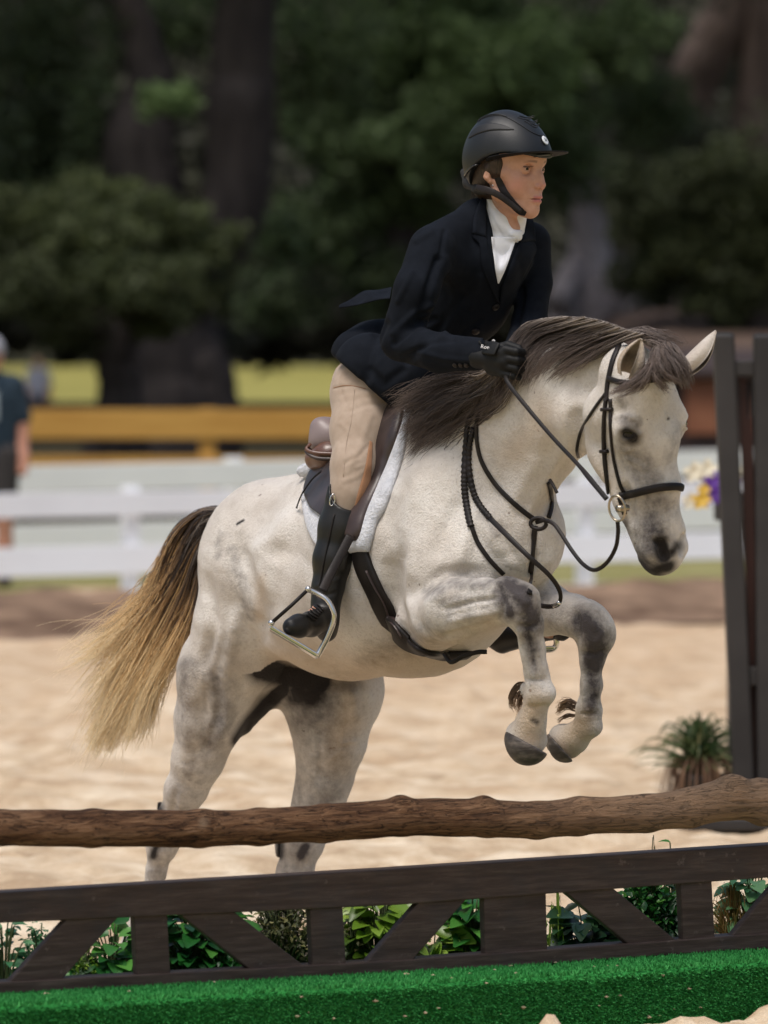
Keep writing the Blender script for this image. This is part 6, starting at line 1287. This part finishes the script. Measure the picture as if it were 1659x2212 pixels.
# ------------------------------------------------------------------ bystanders
def bystander(x, D, label, shirt, shorts, skin_m, cap, pr=None):
    g0 = 0; PB = Body(.012); c = P(x, 1000, D); X0, Y0 = c[0], D
    def pp(dx, dy, z): return np.array((X0+dx, Y0+dy, z))
    def ch(B, nodes, k=.03):
        for a, b in zip(nodes, nodes[1:]): B.prim(pp(*a[:3]), pp(*b[:3]), a[3], b[3], k)
    ch(PB, [(0, 0, 1.60, .095), (0, 0, 1.57, .085)]); ch(PB, [(0, .02, 1.50, .055), (0, .02, 1.42, .07)]); ch(PB, [(0, .02, 1.30, .13), (0, .02, 1.0, .13)]); PB.prim(pp(0, -.1, 1.57), pp(0, -.105, 1.56), .02, .015, .01)
    for s in (1, -1): ch(PB, [(s*.15, .02, 1.38, .06), (s*.22, .03, 1.12, .046), (s*.235, -.02, .90, .036), (s*.23, -.05, .80, .035)]); ch(PB, [(s*.09, 0, .95, .10), (s*.10, .0, .52, .062), (s*.10, .03, .30, .055), (s*.10, .02, .07, .04), (s*.10, -.12, .05, .035)])
    V, Q = PB.mesh(1); root = mesh_obj('person', V, Q, skin_m); tag(root, label, 'person')
    S = Body(.012); ch(S, [(0, .02, 1.36, .15), (0, .02, 1.05, .15), (0, .02, .90, .145)], .05); ch(S, [(-.15, .02, 1.40, .075), (.15, .02, 1.40, .075)]); 
    for s in (1, -1): ch(S, [(s*.16, .02, 1.38, .08), (s*.215, .03, 1.18, .07)]); ch(S, [(s*.07, .02, 1.3, .13), (s*.07, .02, .9, .125)])
    V, Q = S.mesh(1); sh = mesh_obj('shirt', V, Q, shirt); part(sh, root)
    T_ = Body(.012)
    for s in (1, -1): ch(T_, [(s*.085, 0, .92, .125), (s*.10, 0, .60 if shorts[1] else .12, .095)])
    V, Q = T_.mesh(1); part(mesh_obj('shorts' if shorts[1] else 'trousers', V, Q, shorts[0]), root)
    if cap: Cp = Body(.01); Cp.prim(pp(0, .01, 1.64), pp(0, 0, 1.65), .105, .10, .02); Cp.prim(pp(0, -.08, 1.63), pp(0, -.15, 1.61), .05, .04, .02); V, Q = Cp.mesh(1); part(mesh_obj('cap', V, Q, cap), root)
    for s in (1, -1): Sh_ = Body(.01); Sh_.prim(pp(s*.10, .05, .055), pp(s*.10, -.15, .045), .05, .045, .01); V, Q = Sh_.mesh(1); part(mesh_obj('shoe', V, Q, m_darkwood), root)
    if pr: text_obj('H', .30, (pp(-.02, -.16, 1.24), np.array((1., 0, 0)), np.array((0, 0, 1.)), np.array((0, -1., 0))), 'print', pr, sh, .004)
    return root
m_tee = mat('navy_tee', (.012, .028, .045), .9); m_short = mat('charcoal_shorts', (.04, .035, .035), .9); m_skin2 = mat('sun_reddened_skin', (.52, .25, .17), .55); m_cap = mat('grey_cap', (.38, .38, .42), .8); m_pr = mat('faded_print', (.30, .36, .40), .8); m_tr = mat('dark_trousers', (.04, .04, .05), .9); m_wsh = mat('white_cotton', (.50, .50, .58), .9)
bystander(-22, 38.0, 'bystander in a navy tee and grey cap at the left edge between the white fences', m_tee, (m_short, 1), m_skin2, m_cap, m_pr)
bystander(82, 112, 'distant person in a white shirt on the far side of the meadow', m_wsh, (m_tr, 0), m_skin2, None)
